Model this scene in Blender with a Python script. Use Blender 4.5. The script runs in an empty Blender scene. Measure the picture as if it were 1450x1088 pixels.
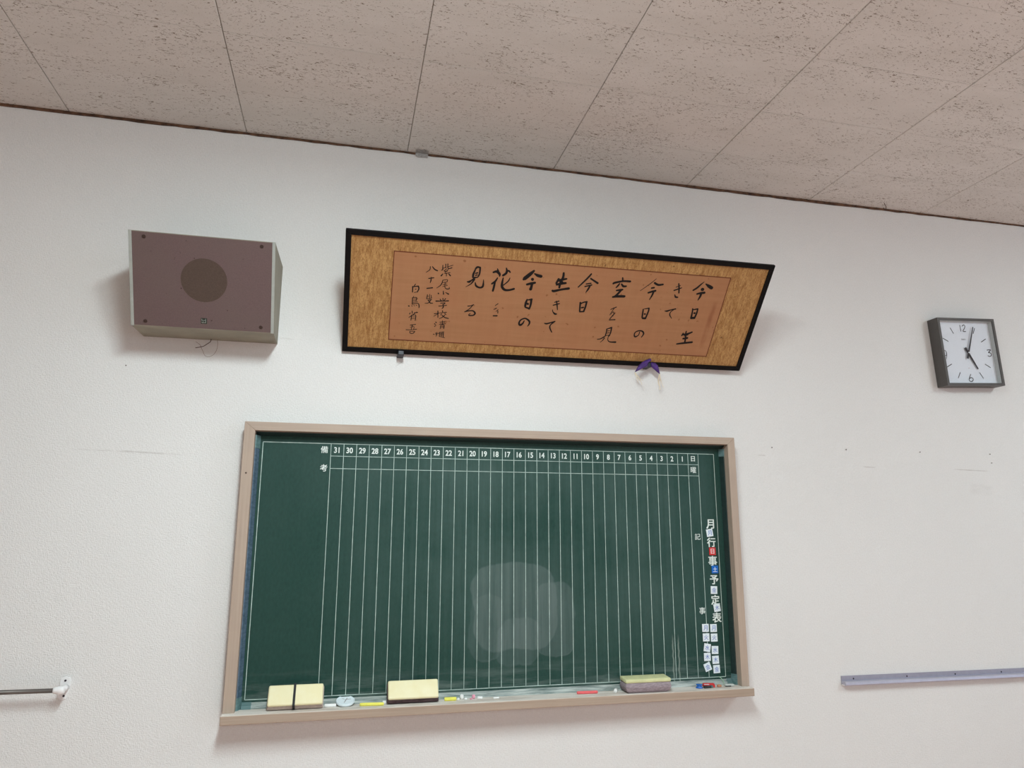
import bpy, bmesh, math, random
from mathutils import Vector, Matrix
random.seed(7)
D = bpy.data
sc = bpy.context.scene
COL = sc.collection

# ------------------------------------------------------------------ camera
cd = D.cameras.new('camera'); cam = D.objects.new('camera', cd); COL.objects.link(cam)
RT = Vector((0.97347, -0.22880, 0.00147)); UP = Vector((-0.0475, -0.1961, 0.9794)); FW = Vector((0.2238, 0.9535, 0.2017))
FW.normalize(); RT = (RT - FW*RT.dot(FW)).normalized(); UP = RT.cross(FW)
m = Matrix((RT, UP, -FW)).transposed().to_4x4(); m.translation = Vector((0.3376, -2.6253, 1.5206))
cam.matrix_world = m
cd.sensor_fit = 'HORIZONTAL'; cd.sensor_width = 36.0; cd.lens = 1009.98/1450*36.0; cd.clip_start = 0.05; cd.clip_end = 60
sc.camera = cam

# ------------------------------------------------------------------ world, lights, exposure
w = D.worlds.new('world'); sc.world = w; w.use_nodes = True
w.node_tree.nodes['Background'].inputs[0].default_value = (0.55, 0.70, 1.0, 1); w.node_tree.nodes['Background'].inputs[1].default_value = 0.6
def area(name, loc, sx, sy, power, col, rot):
    l = D.lights.new(name, 'AREA'); l.shape = 'RECTANGLE'; l.size = sx; l.size_y = sy; l.energy = power; l.color = col
    o = D.objects.new(name, l); COL.objects.link(o); o.location = loc; o.rotation_euler = rot
    return o
# twin-tube fixtures: light goes down from the reflector and sideways from the bare tubes
LAMPS = [(0.47, -2.08, 70, 30), (3.9, -2.15, 36, 18), (0.60, -6.9, 56, 14), (3.9, -6.9, 56, 14)]  # last two, at the rear, are unseen and added for bounce light
LCOL = (0.872, 1.0, 1.01)
for i, (x, y, p, ps) in enumerate(LAMPS):
    area('ceiling_lamp_light', (x, y, 2.93), 0.26, 1.20, p, LCOL, (0, 0, 0))
    for k in (-0.4, 0.0, 0.4):
        l = D.lights.new('tube_light', 'POINT'); l.energy = ps/3; l.shadow_soft_size = 0.06; l.color = LCOL
        o = D.objects.new('tube_light', l); COL.objects.link(o); o.location = (x, y+k, 2.86)
for y in (-3.6, -6.6):
    area('window_daylight', (6.42, y, 1.7), 1.5, 2.0, 20, (0.68, 0.80, 1.0), (0, math.radians(90), 0))
sc.view_settings.view_transform = 'Standard'; sc.view_settings.look = 'None'
sc.view_settings.exposure = -0.17; sc.view_settings.gamma = 1.0; sc.view_settings.use_curve_mapping = False
sc.cycles.max_bounces = 8; sc.cycles.diffuse_bounces = 5
try:
    sc.cycles.use_denoising = True
except Exception: pass

# ------------------------------------------------------------------ material helpers
class NT:
    def __init__(s, name, rough=0.6, spec=0.3, metal=0.0):
        s.m = D.materials.new(name); s.m.use_nodes = True; s.t = s.m.node_tree
        s.b = s.t.nodes['Principled BSDF']
        s.b.inputs['Roughness'].default_value = rough; s.b.inputs['Metallic'].default_value = metal
        s.b.inputs['Specular IOR Level'].default_value = spec
        s.g = s.t.nodes.new('ShaderNodeNewGeometry').outputs['Position']
        s.tc = s.t.nodes.new('ShaderNodeTexCoord')
    def n(s, k): return s.t.nodes.new(k)
    def link(s, a, b): s.t.links.new(a, b)
    def vec(s, src, scale, rot=(0, 0, 0)):
        q = s.n('ShaderNodeMapping'); q.inputs['Scale'].default_value = scale; q.inputs['Rotation'].default_value = rot
        s.link(src, q.inputs['Vector']); return q.outputs[0]
    def noise(s, src, scale=(1, 1, 1), sc_=1.0, det=3, rough=0.55, dist=0.0, rot=(0, 0, 0)):
        q = s.n('ShaderNodeTexNoise'); q.inputs['Scale'].default_value = sc_; q.inputs['Detail'].default_value = det
        q.inputs['Roughness'].default_value = rough; q.inputs['Distortion'].default_value = dist
        s.link(s.vec(src, scale, rot), q.inputs['Vector']); return q.outputs[0]
    def ramp(s, fac, lo, hi, a=0.0, b=1.0):
        q = s.n('ShaderNodeMapRange'); q.inputs[1].default_value = lo; q.inputs[2].default_value = hi
        q.inputs[3].default_value = a; q.inputs[4].default_value = b; s.link(fac, q.inputs[0]); return q.outputs[0]
    def math(s, op, a, b=None, c=None):
        q = s.n('ShaderNodeMath'); q.operation = op
        for i, v in enumerate((a, b, c)):
            if v is None: continue
            if isinstance(v, (int, float)): q.inputs[i].default_value = v
            else: s.link(v, q.inputs[i])
        return q.outputs[0]
    def mix(s, fac, a, b):
        q = s.n('ShaderNodeMix'); q.data_type = 'RGBA'
        if isinstance(fac, (int, float)): q.inputs[0].default_value = fac
        else: s.link(fac, q.inputs[0])
        for i, v in ((6, a), (7, b)):
            if isinstance(v, tuple): q.inputs[i].default_value = (*v, 1)
            else: s.link(v, q.inputs[i])
        return q.outputs[2]
    def color(s, c):
        if isinstance(c, tuple): s.b.inputs['Base Color'].default_value = (*c, 1)
        else: s.link(c, s.b.inputs['Base Color'])
        return s
    def bump(s, h, strength=0.2, dist=0.001):
        q = s.n('ShaderNodeBump'); q.inputs['Strength'].default_value = strength; q.inputs['Distance'].default_value = dist
        s.link(h, q.inputs['Height']); s.link(q.outputs[0], s.b.inputs['Normal']); return s
    def sep(s, src):
        q = s.n('ShaderNodeSeparateXYZ'); s.link(src, q.inputs[0]); return q.outputs

def plain(name, col, rough=0.6, spec=0.3, metal=0.0, var=0.06, sc_=60):
    t = NT(name, rough, spec, metal)
    f = t.noise(t.g, sc_=sc_, det=3)
    lo = tuple(max(0, c*(1-var)) for c in col); hi = tuple(min(1, c*(1+var)) for c in col)
    t.color(t.mix(t.ramp(f, 0.3, 0.7), lo, hi)); return t.m

# wall paper: off-white woven vinyl, a few scuffs
def wall_mat(scuffs=False):
    t = NT('wall_paper', 0.75, 0.2)
    a = t.noise(t.g, (120, 120, 300), 1, 2, 0.6); b = t.noise(t.g, (330, 330, 110), 1, 2, 0.6)
    h = t.math('ADD', a, b)
    big = t.noise(t.g, sc_=1.3, det=4)
    c = t.mix(t.ramp(big, 0.3, 0.7), (0.762, 0.770, 0.766), (0.792, 0.800, 0.797))
    c = t.mix(t.ramp(h, 0.75, 1.25, 0.0, 0.35), c, (0.66, 0.652, 0.64))
    if scuffs:
        x, y, z = t.sep(t.g)
        for (x0, z0, x1, z1, wd, k) in SCUFFS:
            sl = (z1-z0)/(x1-x0)
            zl = t.math('MULTIPLY_ADD', x, sl, z0 - sl*x0)
            d = t.math('ABSOLUTE', t.math('SUBTRACT', z, zl))
            f1 = t.ramp(d, wd*0.4, wd, 1, 0)
            cx = (x0+x1)/2; hw = abs(x1-x0)/2
            f2 = t.ramp(t.math('ABSOLUTE', t.math('SUBTRACT', x, cx)), hw*0.6, hw, 1, 0)
            nz = t.ramp(t.noise(t.g, (14, 14, 60), 1, 3), 0.35, 0.6, 0.2, 1)
            f = t.math('MULTIPLY', t.math('MULTIPLY', f1, f2), t.math('MULTIPLY', nz, k))
            c = t.mix(f, c, (0.32, 0.29, 0.27))
    t.color(c).bump(h, 0.8, 0.0022); return t.m
SCUFFS = [(-0.41, 1.781, -0.19, 1.7735, 0.004, 0.3), (-0.55, 1.783, -0.30, 1.779, 0.003, 0.2), (1.992, 1.8275, 2.032, 1.827, 0.003, 0.4),
          (2.488, 1.7905, 2.556, 1.788, 0.003, 0.5), (2.95, 1.789, 3.15, 1.784, 0.0025, 0.5), (1.2, 2.20, 1.22, 2.0, 0.002, 0.0001),
          (3.02, 1.705, 3.16, 1.70, 0.03, 0.10), (0.085, 2.205, 0.14, 2.2015, 0.003, 0.18), (0.507, 2.121, 0.54, 2.147, 0.003, 0.3)]
M_WALL = wall_mat(True); M_WALL2 = wall_mat(False)

# rock wool ceiling tile with worm-like pits
def tile_mat():
    t = NT('rock_wool_tile', 0.85, 0.15)
    oi = t.n('ShaderNodeObjectInfo')
    add = t.n('ShaderNodeVectorMath'); add.operation = 'ADD'; t.link(t.g, add.inputs[0])
    cmb = t.n('ShaderNodeCombineXYZ'); t.link(t.math('MULTIPLY', oi.outputs['Random'], 37.0), cmb.inputs[2]); t.link(cmb.outputs[0], add.inputs[1])
    p = add.outputs[0]
    f1 = t.noise(p, (62, 190, 3), 1, 2.0, 0.55, 1.1, (0, 0, 0.22))
    f2 = t.noise(p, (80, 170, 3), 1, 2, 0.55, 1.3, (0, 0, -0.35))
    cl = t.noise(p, (3.5, 9, 3), 1, 2)
    thr = t.ramp(cl, 0.35, 0.68, 0.045, -0.02)
    a = t.ramp(t.math('SUBTRACT', f1, thr), 0.635, 0.66)
    b = t.ramp(t.math('SUBTRACT', f2, thr), 0.645, 0.67)
    pit = t.math('MAXIMUM', a, b)
    tint = t.mix(t.ramp(t.noise(p, (3, 9, 3), 1, 4), 0.35, 0.65), (0.67, 0.665, 0.64), (0.73, 0.725, 0.705))
    tint = t.mix(t.ramp(t.noise(p, (300, 300, 3), 1, 2), 0.4, 0.7, 0, 0.4), tint, (0.62, 0.59, 0.55))
    c = t.mix(t.math('MULTIPLY', pit, 0.85), tint, (0.20, 0.16, 0.115))
    t.color(c).bump(t.math('SUBTRACT', 1.0, pit), 0.6, 0.0015); return t.m
M_TILE = tile_mat()
M_SLAB = plain('ceiling_board', (0.30, 0.25, 0.20), 0.9)
M_CROWN = plain('brown_ceiling_edge', (0.10, 0.052, 0.030), 0.7, var=0.7, sc_=35)
def floor_mat():
    t = NT('wood_floor', 0.45, 0.4)
    g = t.noise(t.g, (2, 40, 1), 1, 4)
    t.color(t.mix(t.ramp(g, 0.3, 0.7), (0.66, 0.42, 0.34), (0.77, 0.50, 0.42))); return t.m
M_FLOOR = floor_mat()
def beige_wood(sc3):
    t = NT('beige_wood_grain', 0.5, 0.35)
    g = t.noise(t.tc.outputs['Object'], sc3, 1, 4, 0.6)
    g2 = t.noise(t.tc.outputs['Object'], (6, 6, 6), 1, 3)
    c = t.mix(t.ramp(g, 0.3, 0.7), (0.385, 0.300, 0.243), (0.44, 0.355, 0.290))
    c = t.mix(t.ramp(g2, 0.4, 0.7, 0, 0.4), c, (0.49, 0.395, 0.31))
    t.color(c); return t.m
M_BEIGE = beige_wood((3, 60, 160)); M_BEIGEV = beige_wood((160, 60, 3))
def tray_top():
    t = NT('dusty_beige_wood', 0.7, 0.2)
    g = t.noise(t.g, (3, 60, 160), 1, 4, 0.6)
    c = t.mix(t.ramp(g, 0.3, 0.7), (0.355, 0.275, 0.215), (0.43, 0.342, 0.272))
    d = t.noise(t.g, (7, 30, 10), 1, 4, 0.6)
    x, y, z = t.sep(t.g)
    up = t.ramp(z, 0.9495, 0.952, 0, 1)
    c = t.mix(t.math('MULTIPLY', t.ramp(d, 0.30, 0.55, 0.45, 1.0), up), c, (0.74, 0.70, 0.65))
    t.color(c); return t.m
M_TRAY = tray_top()
def board_mat():
    t = NT('green_chalkboard', 0.55, 0.28)
    x, y, z = t.sep(t.g)
    streak = t.noise(t.g, (55, 1, 2.2), 1, 4, 0.6)
    blot = t.noise(t.g, (3.0, 1, 3.0), 1, 4, 0.6)
    fine = t.noise(t.g, (120, 1, 60), 1, 3, 0.6)
    base = t.mix(t.ramp(fine, 0.3, 0.7), (0.0070, 0.040, 0.0315), (0.0105, 0.053, 0.042))
    # chalk haze grows towards the middle columns; the notes column stays clean
    hx = t.math('MULTIPLY', t.ramp(x, 0.25, 0.75, 0.22, 1.0), t.ramp(x, 1.55, 1.82, 1.0, 0.22))
    hz = t.ramp(z, 1.02, 1.35, 0.35, 1.0)
    hz = t.math('MULTIPLY', hz, t.ramp(z, 1.75, 1.84, 1.0, 0.45))
    haze = t.math('MULTIPLY', t.math('MULTIPLY', hx, hz), t.ramp(t.math('ADD', t.math('MULTIPLY', streak, 0.35), t.math('MULTIPLY', blot, 0.8)), 0.40, 0.75, 0.0, 0.34))
    c = t.mix(haze, base, (0.12, 0.185, 0.172))
    def blob(x0, x1, z0, z1, r, k, rim, wob=0.02):
        nonlocal c
        nz = t.math('MULTIPLY', t.math('SUBTRACT', t.noise(t.g, (7, 1, 7), 1, 3), 0.5), wob*3)
        dx = t.math('SUBTRACT', t.math('ABSOLUTE', t.math('SUBTRACT', x, (x0+x1)/2)), (x1-x0)/2 - r)
        dz = t.math('SUBTRACT', t.math('ABSOLUTE', t.math('SUBTRACT', z, (z0+z1)/2)), (z1-z0)/2 - r)
        dx = t.math('MAXIMUM', dx, 0.0); dz = t.math('MAXIMUM', dz, 0.0)
        d = t.math('ADD', t.math('SQRT', t.math('ADD', t.math('MULTIPLY', dx, dx), t.math('MULTIPLY', dz, dz))), nz)
        f = t.ramp(d, r-0.006, r, 1, 0)
        f = t.math('MULTIPLY', f, t.ramp(streak, 0.3, 0.7, 0.35*k, 0.85*k))
        c = t.mix(f, c, (0.20, 0.25, 0.25))
        if rim:
            e = t.ramp(t.math('ABSOLUTE', t.math('SUBTRACT', d, r-0.003)), 0.0, 0.004, 1, 0)
            e = t.math('MULTIPLY', e, t.ramp(z, (z0+z1)/2-0.10, (z0+z1)/2-0.16, 0, rim))
            e = t.math('MULTIPLY', e, t.ramp(blot, 0.40, 0.55, 0.15, 1))
            c = t.mix(e, c, (0.42, 0.47, 0.46))
    blob(0.80, 1.12, 1.10, 1.405, 0.09, 0.34, 0.0)
    blob(0.785, 0.93, 1.075, 1.30, 0.07, 0.16, 0.35)
    blob(0.895, 1.06, 1.043, 1.22, 0.06, 0.22, 0.6)
    blob(1.04, 1.19, 1.075, 1.34, 0.05, 0.30, 0.3)
    # dusty band just above the ledge
    lo = t.math('MULTIPLY', t.ramp(z, 0.985, 1.07, 1, 0), t.ramp(t.noise(t.g, (5, 1, 40), 1, 4, 0.6), 0.45, 0.7, 0.0, 0.32))
    c = t.mix(lo, c, (0.33, 0.38, 0.36))
    # thin drips of chalk water near the right
    for dx_ in (1.575, 1.598):
        wv = t.math('MULTIPLY', t.math('SUBTRACT', t.noise(t.g, (0, 1, 18), 1, 2), 0.5), 0.02)
        dd = t.math('ABSOLUTE', t.math('SUBTRACT', t.math('ADD', x, wv), dx_))
        f = t.math('MULTIPLY', t.ramp(dd, 0.001, 0.004, 0.4, 0), t.ramp(z, 1.10, 1.14, 1, 0))
        c = t.mix(f, c, (0.4, 0.47, 0.42))
    t.color(c); t.b.inputs['Roughness'].default_value = 0.5
    return t.m
M_BOARD = board_mat()
def strip_mat(name, base, dust, amt, rough=0.35):
    t = NT(name, rough, 0.5)
    d = t.noise(t.g, (9, 60, 120), 1, 4, 0.65)
    f = t.ramp(d, 0.35, 0.65, 0.1*amt, amt)
    t.color(t.mix(f, base, dust)); return t.m
M_STRIP = strip_mat('green_plastic_edging', (0.008, 0.024, 0.022), (0.03, 0.06, 0.06), 0.25, 0.35)
M_STRIPL = strip_mat('edging_painted_reflection', (0.045, 0.085, 0.125), (0.15, 0.22, 0.32), 0.45, 0.2)  # same edging as the right; the blue paints in a daylight reflection
M_LEDGE = strip_mat('dusty_green_edging', (0.07, 0.12, 0.115), (0.55, 0.60, 0.58), 0.9, 0.5)
M_CORNER = strip_mat('teal_corner_cap', (0.06, 0.14, 0.14), (0.22, 0.33, 0.35), 0.5, 0.35)
M_WHITE_INK = plain('white_board_paint', (0.70, 0.78, 0.75), 0.6)
M_LINE = plain('white_ruled_line', (0.46, 0.58, 0.54), 0.6, var=0.25, sc_=40)
M_BLACK = plain('black_lacquer', (0.004, 0.004, 0.0045), 0.4, 0.12)
def silk_mat():
    t = NT('gold_brocade_mount', 0.5, 0.3)
    o = t.tc.outputs['Object']
    wv = t.noise(o, (120, 26, 120), 1, 4, 0.65)
    wf = t.noise(o, (520, 160, 500), 1, 2, 0.6)
    big = t.noise(o, (5, 5, 5), 1, 4, 0.6)
    c = t.mix(t.ramp(wv, 0.35, 0.62), (0.30, 0.145, 0.046), (0.50, 0.295, 0.112))
    c = t.mix(t.ramp(wf, 0.50, 0.66, 0, 0.75), c, (0.19, 0.08, 0.025))
    c = t.mix(t.ramp(big, 0.5, 0.75, 0, 0.5), c, (0.33, 0.15, 0.05))
    sp = t.noise(o, (38, 38, 38), 1, 2, 0.5)
    c = t.mix(t.ramp(sp, 0.73, 0.76, 0, 0.7), c, (0.10, 0.045, 0.015))
    t.color(c).bump(wf, 0.25, 0.0008)
    return t.m
M_SILK = silk_mat()
def paper_mat():
    t = NT('brown_aged_paper', 0.75, 0.15)
    o = t.tc.outputs['Object']
    h = t.noise(o, (4, 60, 4), 1, 4, 0.6); v = t.noise(o, (40, 4, 4), 1, 4, 0.6); b = t.noise(o, (6, 6, 6), 1, 4)
    c = t.mix(t.ramp(h, 0.3, 0.7), (0.345, 0.168, 0.082), (0.39, 0.195, 0.097))
    c = t.mix(t.ramp(v, 0.4, 0.7, 0, 0.35), c, (0.42, 0.215, 0.106))
    c = t.mix(t.ramp(b, 0.45, 0.75, 0, 0.4), c, (0.365, 0.152, 0.075))
    sp = t.noise(o, (45, 45, 45), 1, 1, 0.5)
    c = t.mix(t.ramp(sp, 0.73, 0.77, 0, 0.6), c, (0.20, 0.075, 0.03))
    # brown water stain near the right edge of the sheet
    x, y, z = t.sep(o)
    st = t.math('MULTIPLY', t.ramp(t.math('ABSOLUTE', t.math('SUBTRACT', x, 1.405)), 0.004, 0.014, 1, 0), t.ramp(t.math('ABSOLUTE', t.math('SUBTRACT', y, 0.195)), 0.07, 0.11, 1, 0))
    st = t.math('MULTIPLY', st, t.ramp(t.noise(o, (30, 12, 5), 1, 3), 0.35, 0.6, 0.1, 0.7))
    c = t.mix(st, c, (0.26, 0.10, 0.05))
    t.color(c); return t.m
M_PAPER = paper_mat()
M_BORDER = plain('dark_red_border_line', (0.13, 0.028, 0.012), 0.7)
M_INK = plain('black_ink', (0.012, 0.010, 0.010), 0.7, 0.15)
def cloth_mat():
    t = NT('mauve_speaker_cloth', 0.85, 0.12)
    f = t.noise(t.g, (420, 420, 420), 1, 2); b = t.noise(t.g, sc_=7, det=4)
    c = t.mix(t.ramp(f, 0.3, 0.7), (0.128, 0.087, 0.086), (0.158, 0.108, 0.106))
    c = t.mix(t.ramp(b, 0.4, 0.7, 0, 0.5), c, (0.143, 0.108, 0.098))
    sp = t.noise(t.g, (55, 55, 55), 1, 1)
    c = t.mix(t.ramp(sp, 0.765, 0.785, 0, 0.7), c, (0.04, 0.02, 0.02))
    t.color(c).bump(f, 0.3, 0.0006); return t.m
M_CLOTH = cloth_mat()
M_CONE = plain('dark_cloth_over_cone', (0.092, 0.065, 0.053), 0.9, 0.1, var=0.12, sc_=300)
M_CASE = plain('olive_grey_case', (0.27, 0.255, 0.20), 0.6, 0.3, var=0.12, sc_=12)
M_TRIM = plain('pale_grey_trim', (0.36, 0.385, 0.36), 0.5, 0.35)
M_SCREW = plain('dark_screw', (0.045, 0.025, 0.02), 0.5, 0.4)
M_BADGE = plain('dark_green_badge', (0.02, 0.028, 0.022), 0.4)
M_BADGEL = plain('badge_lettering', (0.26, 0.29, 0.26), 0.5)
M_WIRE = plain('brown_wire', (0.055, 0.025, 0.02), 0.6)
M_WIRE2 = plain('tan_thread', (0.22, 0.15, 0.10), 0.7)
M_CLOCK = plain('dark_grey_plastic', (0.083, 0.078, 0.075), 0.45, 0.4, var=0.05)
M_DIAL = plain('white_dial', (0.84, 0.88, 0.94), 0.5, 0.3, var=0.02)
M_BEZEL = plain('pale_bezel', (0.50, 0.53, 0.52), 0.5)
M_HAND = plain('charcoal_hand', (0.022, 0.020, 0.028), 0.45)
M_NUM = plain('charcoal_numeral_print', (0.055, 0.055, 0.065), 0.6)
M_BRANDP = plain('grey_fine_print', (0.30, 0.31, 0.33), 0.6)
M_REDP = plain('faint_red_print', (0.55, 0.42, 0.45), 0.6)
def glass_mat():
    m = D.materials.new('clock_glass'); m.use_nodes = True; t = m.node_tree; t.nodes.clear()
    o = t.nodes.new('ShaderNodeOutputMaterial'); mx = t.nodes.new('ShaderNodeMixShader'); tr = t.nodes.new('ShaderNodeBsdfTransparent')
    gl = t.nodes.new('ShaderNodeBsdfGlossy'); fr = t.nodes.new('ShaderNodeFresnel'); gl.inputs['Roughness'].default_value = 0.03
    tr.inputs[0].default_value = (0.99, 0.995, 1.0, 1); fr.inputs[0].default_value = 1.45
    mx.inputs[0].default_value = 0.06; t.links.new(tr.outputs[0], mx.inputs[1]); t.links.new(gl.outputs[0], mx.inputs[2]); t.links.new(mx.outputs[0], o.inputs[0])
    return m
M_GLASS = glass_mat()
M_ALU = plain('lavender_grey_aluminium', (0.35, 0.345, 0.42), 0.32, 0.5, 0.35, var=0.05)
M_ALU2 = plain('pale_aluminium_lip', (0.44, 0.435, 0.515), 0.32, 0.5, 0.3, var=0.04)
M_HOLE = plain('dark_hole', (0.03, 0.025, 0.035), 0.8)
M_WHITEP = plain('white_plastic', (0.82, 0.83, 0.84), 0.35, 0.5, var=0.02)
M_ROD = plain('dull_steel_rod', (0.13, 0.115, 0.105), 0.42, 0.5, 0.5, var=0.15, sc_=20)
def eraser_back():
    t = NT('pale_yellow_plastic', 0.55, 0.3)
    b = t.noise(t.g, sc_=25, det=4)
    t.color(t.mix(t.ramp(b, 0.35, 0.7), (0.80, 0.74, 0.46), (0.83, 0.79, 0.54))); return t.m
M_YEL = eraser_back()
M_YEL3 = plain('greenish_yellow_plastic', (0.62, 0.64, 0.36), 0.55, var=0.10, sc_=30)
def felt(name, a, b):
    t = NT(name, 0.95, 0.05); f = t.noise(t.g, (60, 200, 200), 1, 4, 0.7)
    t.color(t.mix(t.ramp(f, 0.3, 0.7), a, b)).bump(f, 0.5, 0.001); return t.m
M_FELT1 = felt('chalky_beige_felt', (0.42, 0.32, 0.29), (0.66, 0.57, 0.52))
M_FELT2 = felt('dark_plum_felt', (0.07, 0.045, 0.05), (0.17, 0.12, 0.13))
M_FELT3 = felt('grey_mauve_felt', (0.22, 0.18, 0.20), (0.40, 0.34, 0.37))
M_STRAP = plain('black_elastic_strap', (0.022, 0.022, 0.025), 0.7)
M_CHW = plain('white_chalk', (0.86, 0.87, 0.87), 0.9, 0.05); M_CHY = plain('yellow_chalk', (0.85, 0.80, 0.16), 0.9, 0.05)
M_CHR = plain('red_chalk', (0.82, 0.16, 0.17), 0.9, 0.05); M_CHP = plain('pink_chalk', (0.80, 0.36, 0.46), 0.9, 0.05)
M_BLUE = plain('blue_plastic', (0.015, 0.135, 0.50), 0.25, 0.5); M_REDPL = plain('red_plastic', (0.62, 0.03, 0.035), 0.25, 0.5)
M_DGREEN = plain('black_plastic', (0.015, 0.02, 0.022), 0.3, 0.5); M_ORANGE = plain('tan_rubber', (0.50, 0.24, 0.14), 0.7)
M_GREYPL = plain('grey_white_plastic', (0.50, 0.53, 0.50), 0.4)
M_MAGW = plain('white_magnet_sheet', (0.74, 0.83, 0.88), 0.4, 0.4, var=0.02); M_MAGR = plain('red_magnet_sheet', (0.62, 0.03, 0.03), 0.4, 0.4, var=0.03)
M_MAGB = plain('blue_magnet_sheet', (0.0, 0.135, 0.55), 0.4, 0.4, var=0.03); M_MAGINK = plain('blue_magnet_print', (0.15, 0.22, 0.54), 0.5)
M_MAGINKW = plain('white_magnet_print', (0.85, 0.88, 0.9), 0.5)
M_PURPLE = plain('purple_silk', (0.060, 0.021, 0.165), 0.5, 0.4, var=0.35, sc_=50)
M_CREAM = plain('cream_thread', (0.80, 0.72, 0.55), 0.8)
M_CLIP = plain('dark_metal_clip', (0.03, 0.034, 0.045), 0.45, 0.4, 0.0)
M_TAPE = plain('grey_torn_tape', (0.62, 0.61, 0.60), 0.7, var=0.2, sc_=150)

# ------------------------------------------------------------------ object helpers
def meshobj(name, bm, mat, parent=None, smooth=False, mats=None):
    bmesh.ops.recalc_face_normals(bm, faces=bm.faces[:])
    me = D.meshes.new(name); bm.to_mesh(me); bm.free()
    for mm in (mats or [mat]): me.materials.append(mm)
    if smooth:
        for p in me.polygons: p.use_smooth = True
    o = D.objects.new(name, me); COL.objects.link(o)
    if parent: o.parent = parent
    return o
def tag(o, label=None, cat=None, group=None, kind=None):
    if label: o['label'] = label
    if cat: o['category'] = cat
    if group: o['group'] = group
    if kind: o['kind'] = kind
    return o
def thing(name, label, cat, loc=(0, 0, 0), rot=(0, 0, 0), group=None):
    o = D.objects.new(name, None); o.empty_display_size = 0.05; COL.objects.link(o); o.location = loc; o.rotation_euler = rot
    return tag(o, label, cat, group)
def bx(bm, lo, hi, bev=0.0, seg=1, mi=0):
    r = bmesh.ops.create_cube(bm, size=1.0)
    c = [(a+b)/2 for a, b in zip(lo, hi)]; s = [b-a for a, b in zip(lo, hi)]
    for v in r['verts']: v.co = Vector((c[0]+v.co.x*s[0], c[1]+v.co.y*s[1], c[2]+v.co.z*s[2]))
    fs = set(f for v in r['verts'] for f in v.link_faces)
    for f in fs: f.material_index = mi
    if bev > 0:
        es = list(set(e for v in r['verts'] for e in v.link_edges))
        bmesh.ops.bevel(bm, geom=es, offset=bev, segments=seg, affect='EDGES', profile=0.5)
def prism(bm, poly, fn, a, b, mi=0):
    """poly: 2D points; fn(p, q, t) -> 3D; extruded t=a..b"""
    va = [bm.verts.new(fn(p, q, a)) for p, q in poly]; vb = [bm.verts.new(fn(p, q, b)) for p, q in poly]
    n = len(poly); fs = [bm.faces.new(va), bm.faces.new(vb[::-1])]
    for i in range(n): fs.append(bm.faces.new((va[i], va[(i+1) % n], vb[(i+1) % n], vb[i])))
    for f in fs: f.material_index = mi
XZ = lambda p, q, t: Vector((p, t, q))      # polygon in X,Z extruded along Y
YZ = lambda p, q, t: Vector((t, p, q))      # polygon in Y,Z extruded along X
def bev_all(bm, off, seg=1):
    bmesh.ops.bevel(bm, geom=bm.edges[:], offset=off, segments=seg, affect='EDGES', profile=0.5)
def box(name, lo, hi, mat, parent=None, bev=0.0, seg=1):
    bm = bmesh.new(); bx(bm, lo, hi, bev, seg); return meshobj(name, bm, mat, parent)
def cyl(bm, p0, p1, r0, r1=None, seg=16, cap=True):
    r1 = r0 if r1 is None else r1
    p0 = Vector(p0); p1 = Vector(p1); d = (p1-p0).normalized()
    a = d.orthogonal().normalized(); b = d.cross(a)
    A = []; B = []
    for i in range(seg):
        t = 2*math.pi*i/seg; v = a*math.cos(t)+b*math.sin(t)
        A.append(bm.verts.new(p0+v*r0)); B.append(bm.verts.new(p1+v*r1))
    for i in range(seg): bm.faces.new((A[i], A[(i+1) % seg], B[(i+1) % seg], B[i]))
    if cap: bm.faces.new(A[::-1]); bm.faces.new(B)
def tube(bm, pts, r, seg=8):
    pts = [Vector(p) for p in pts]; rings = []
    a = None
    for i, p in enumerate(pts):
        d = (pts[min(i+1, len(pts)-1)]-pts[max(i-1, 0)]).normalized()
        a = (d.orthogonal() if a is None else (a - d*a.dot(d))).normalized(); b = d.cross(a)
        rr = r[i] if isinstance(r, (list, tuple)) else r
        rings.append([bm.verts.new(p+(a*math.cos(2*math.pi*k/seg)+b*math.sin(2*math.pi*k/seg))*rr) for k in range(seg)])
    for A, B in zip(rings, rings[1:]):
        for k in range(seg): bm.faces.new((A[k], A[(k+1) % seg], B[(k+1) % seg], B[k]))
    bm.faces.new(rings[0][::-1]); bm.faces.new(rings[-1])
def smooth_pts(P, sub=5):
    """Catmull-Rom through tuples of any dimension"""
    if len(P) < 3: return P
    out = []; n = len(P)
    for i in range(n-1):
        p0, p1, p2, p3 = P[max(i-1, 0)], P[i], P[i+1], P[min(i+2, n-1)]
        for k in range(sub):
            t = k/sub
            out.append(tuple(0.5*((2*b)+(-a+c)*t+(2*a-5*b+4*c-d)*t*t+(-a+3*b-3*c+d)*t**3) for a, b, c, d in zip(p0, p1, p2, p3)))
    out.append(P[-1]); return out
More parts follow.
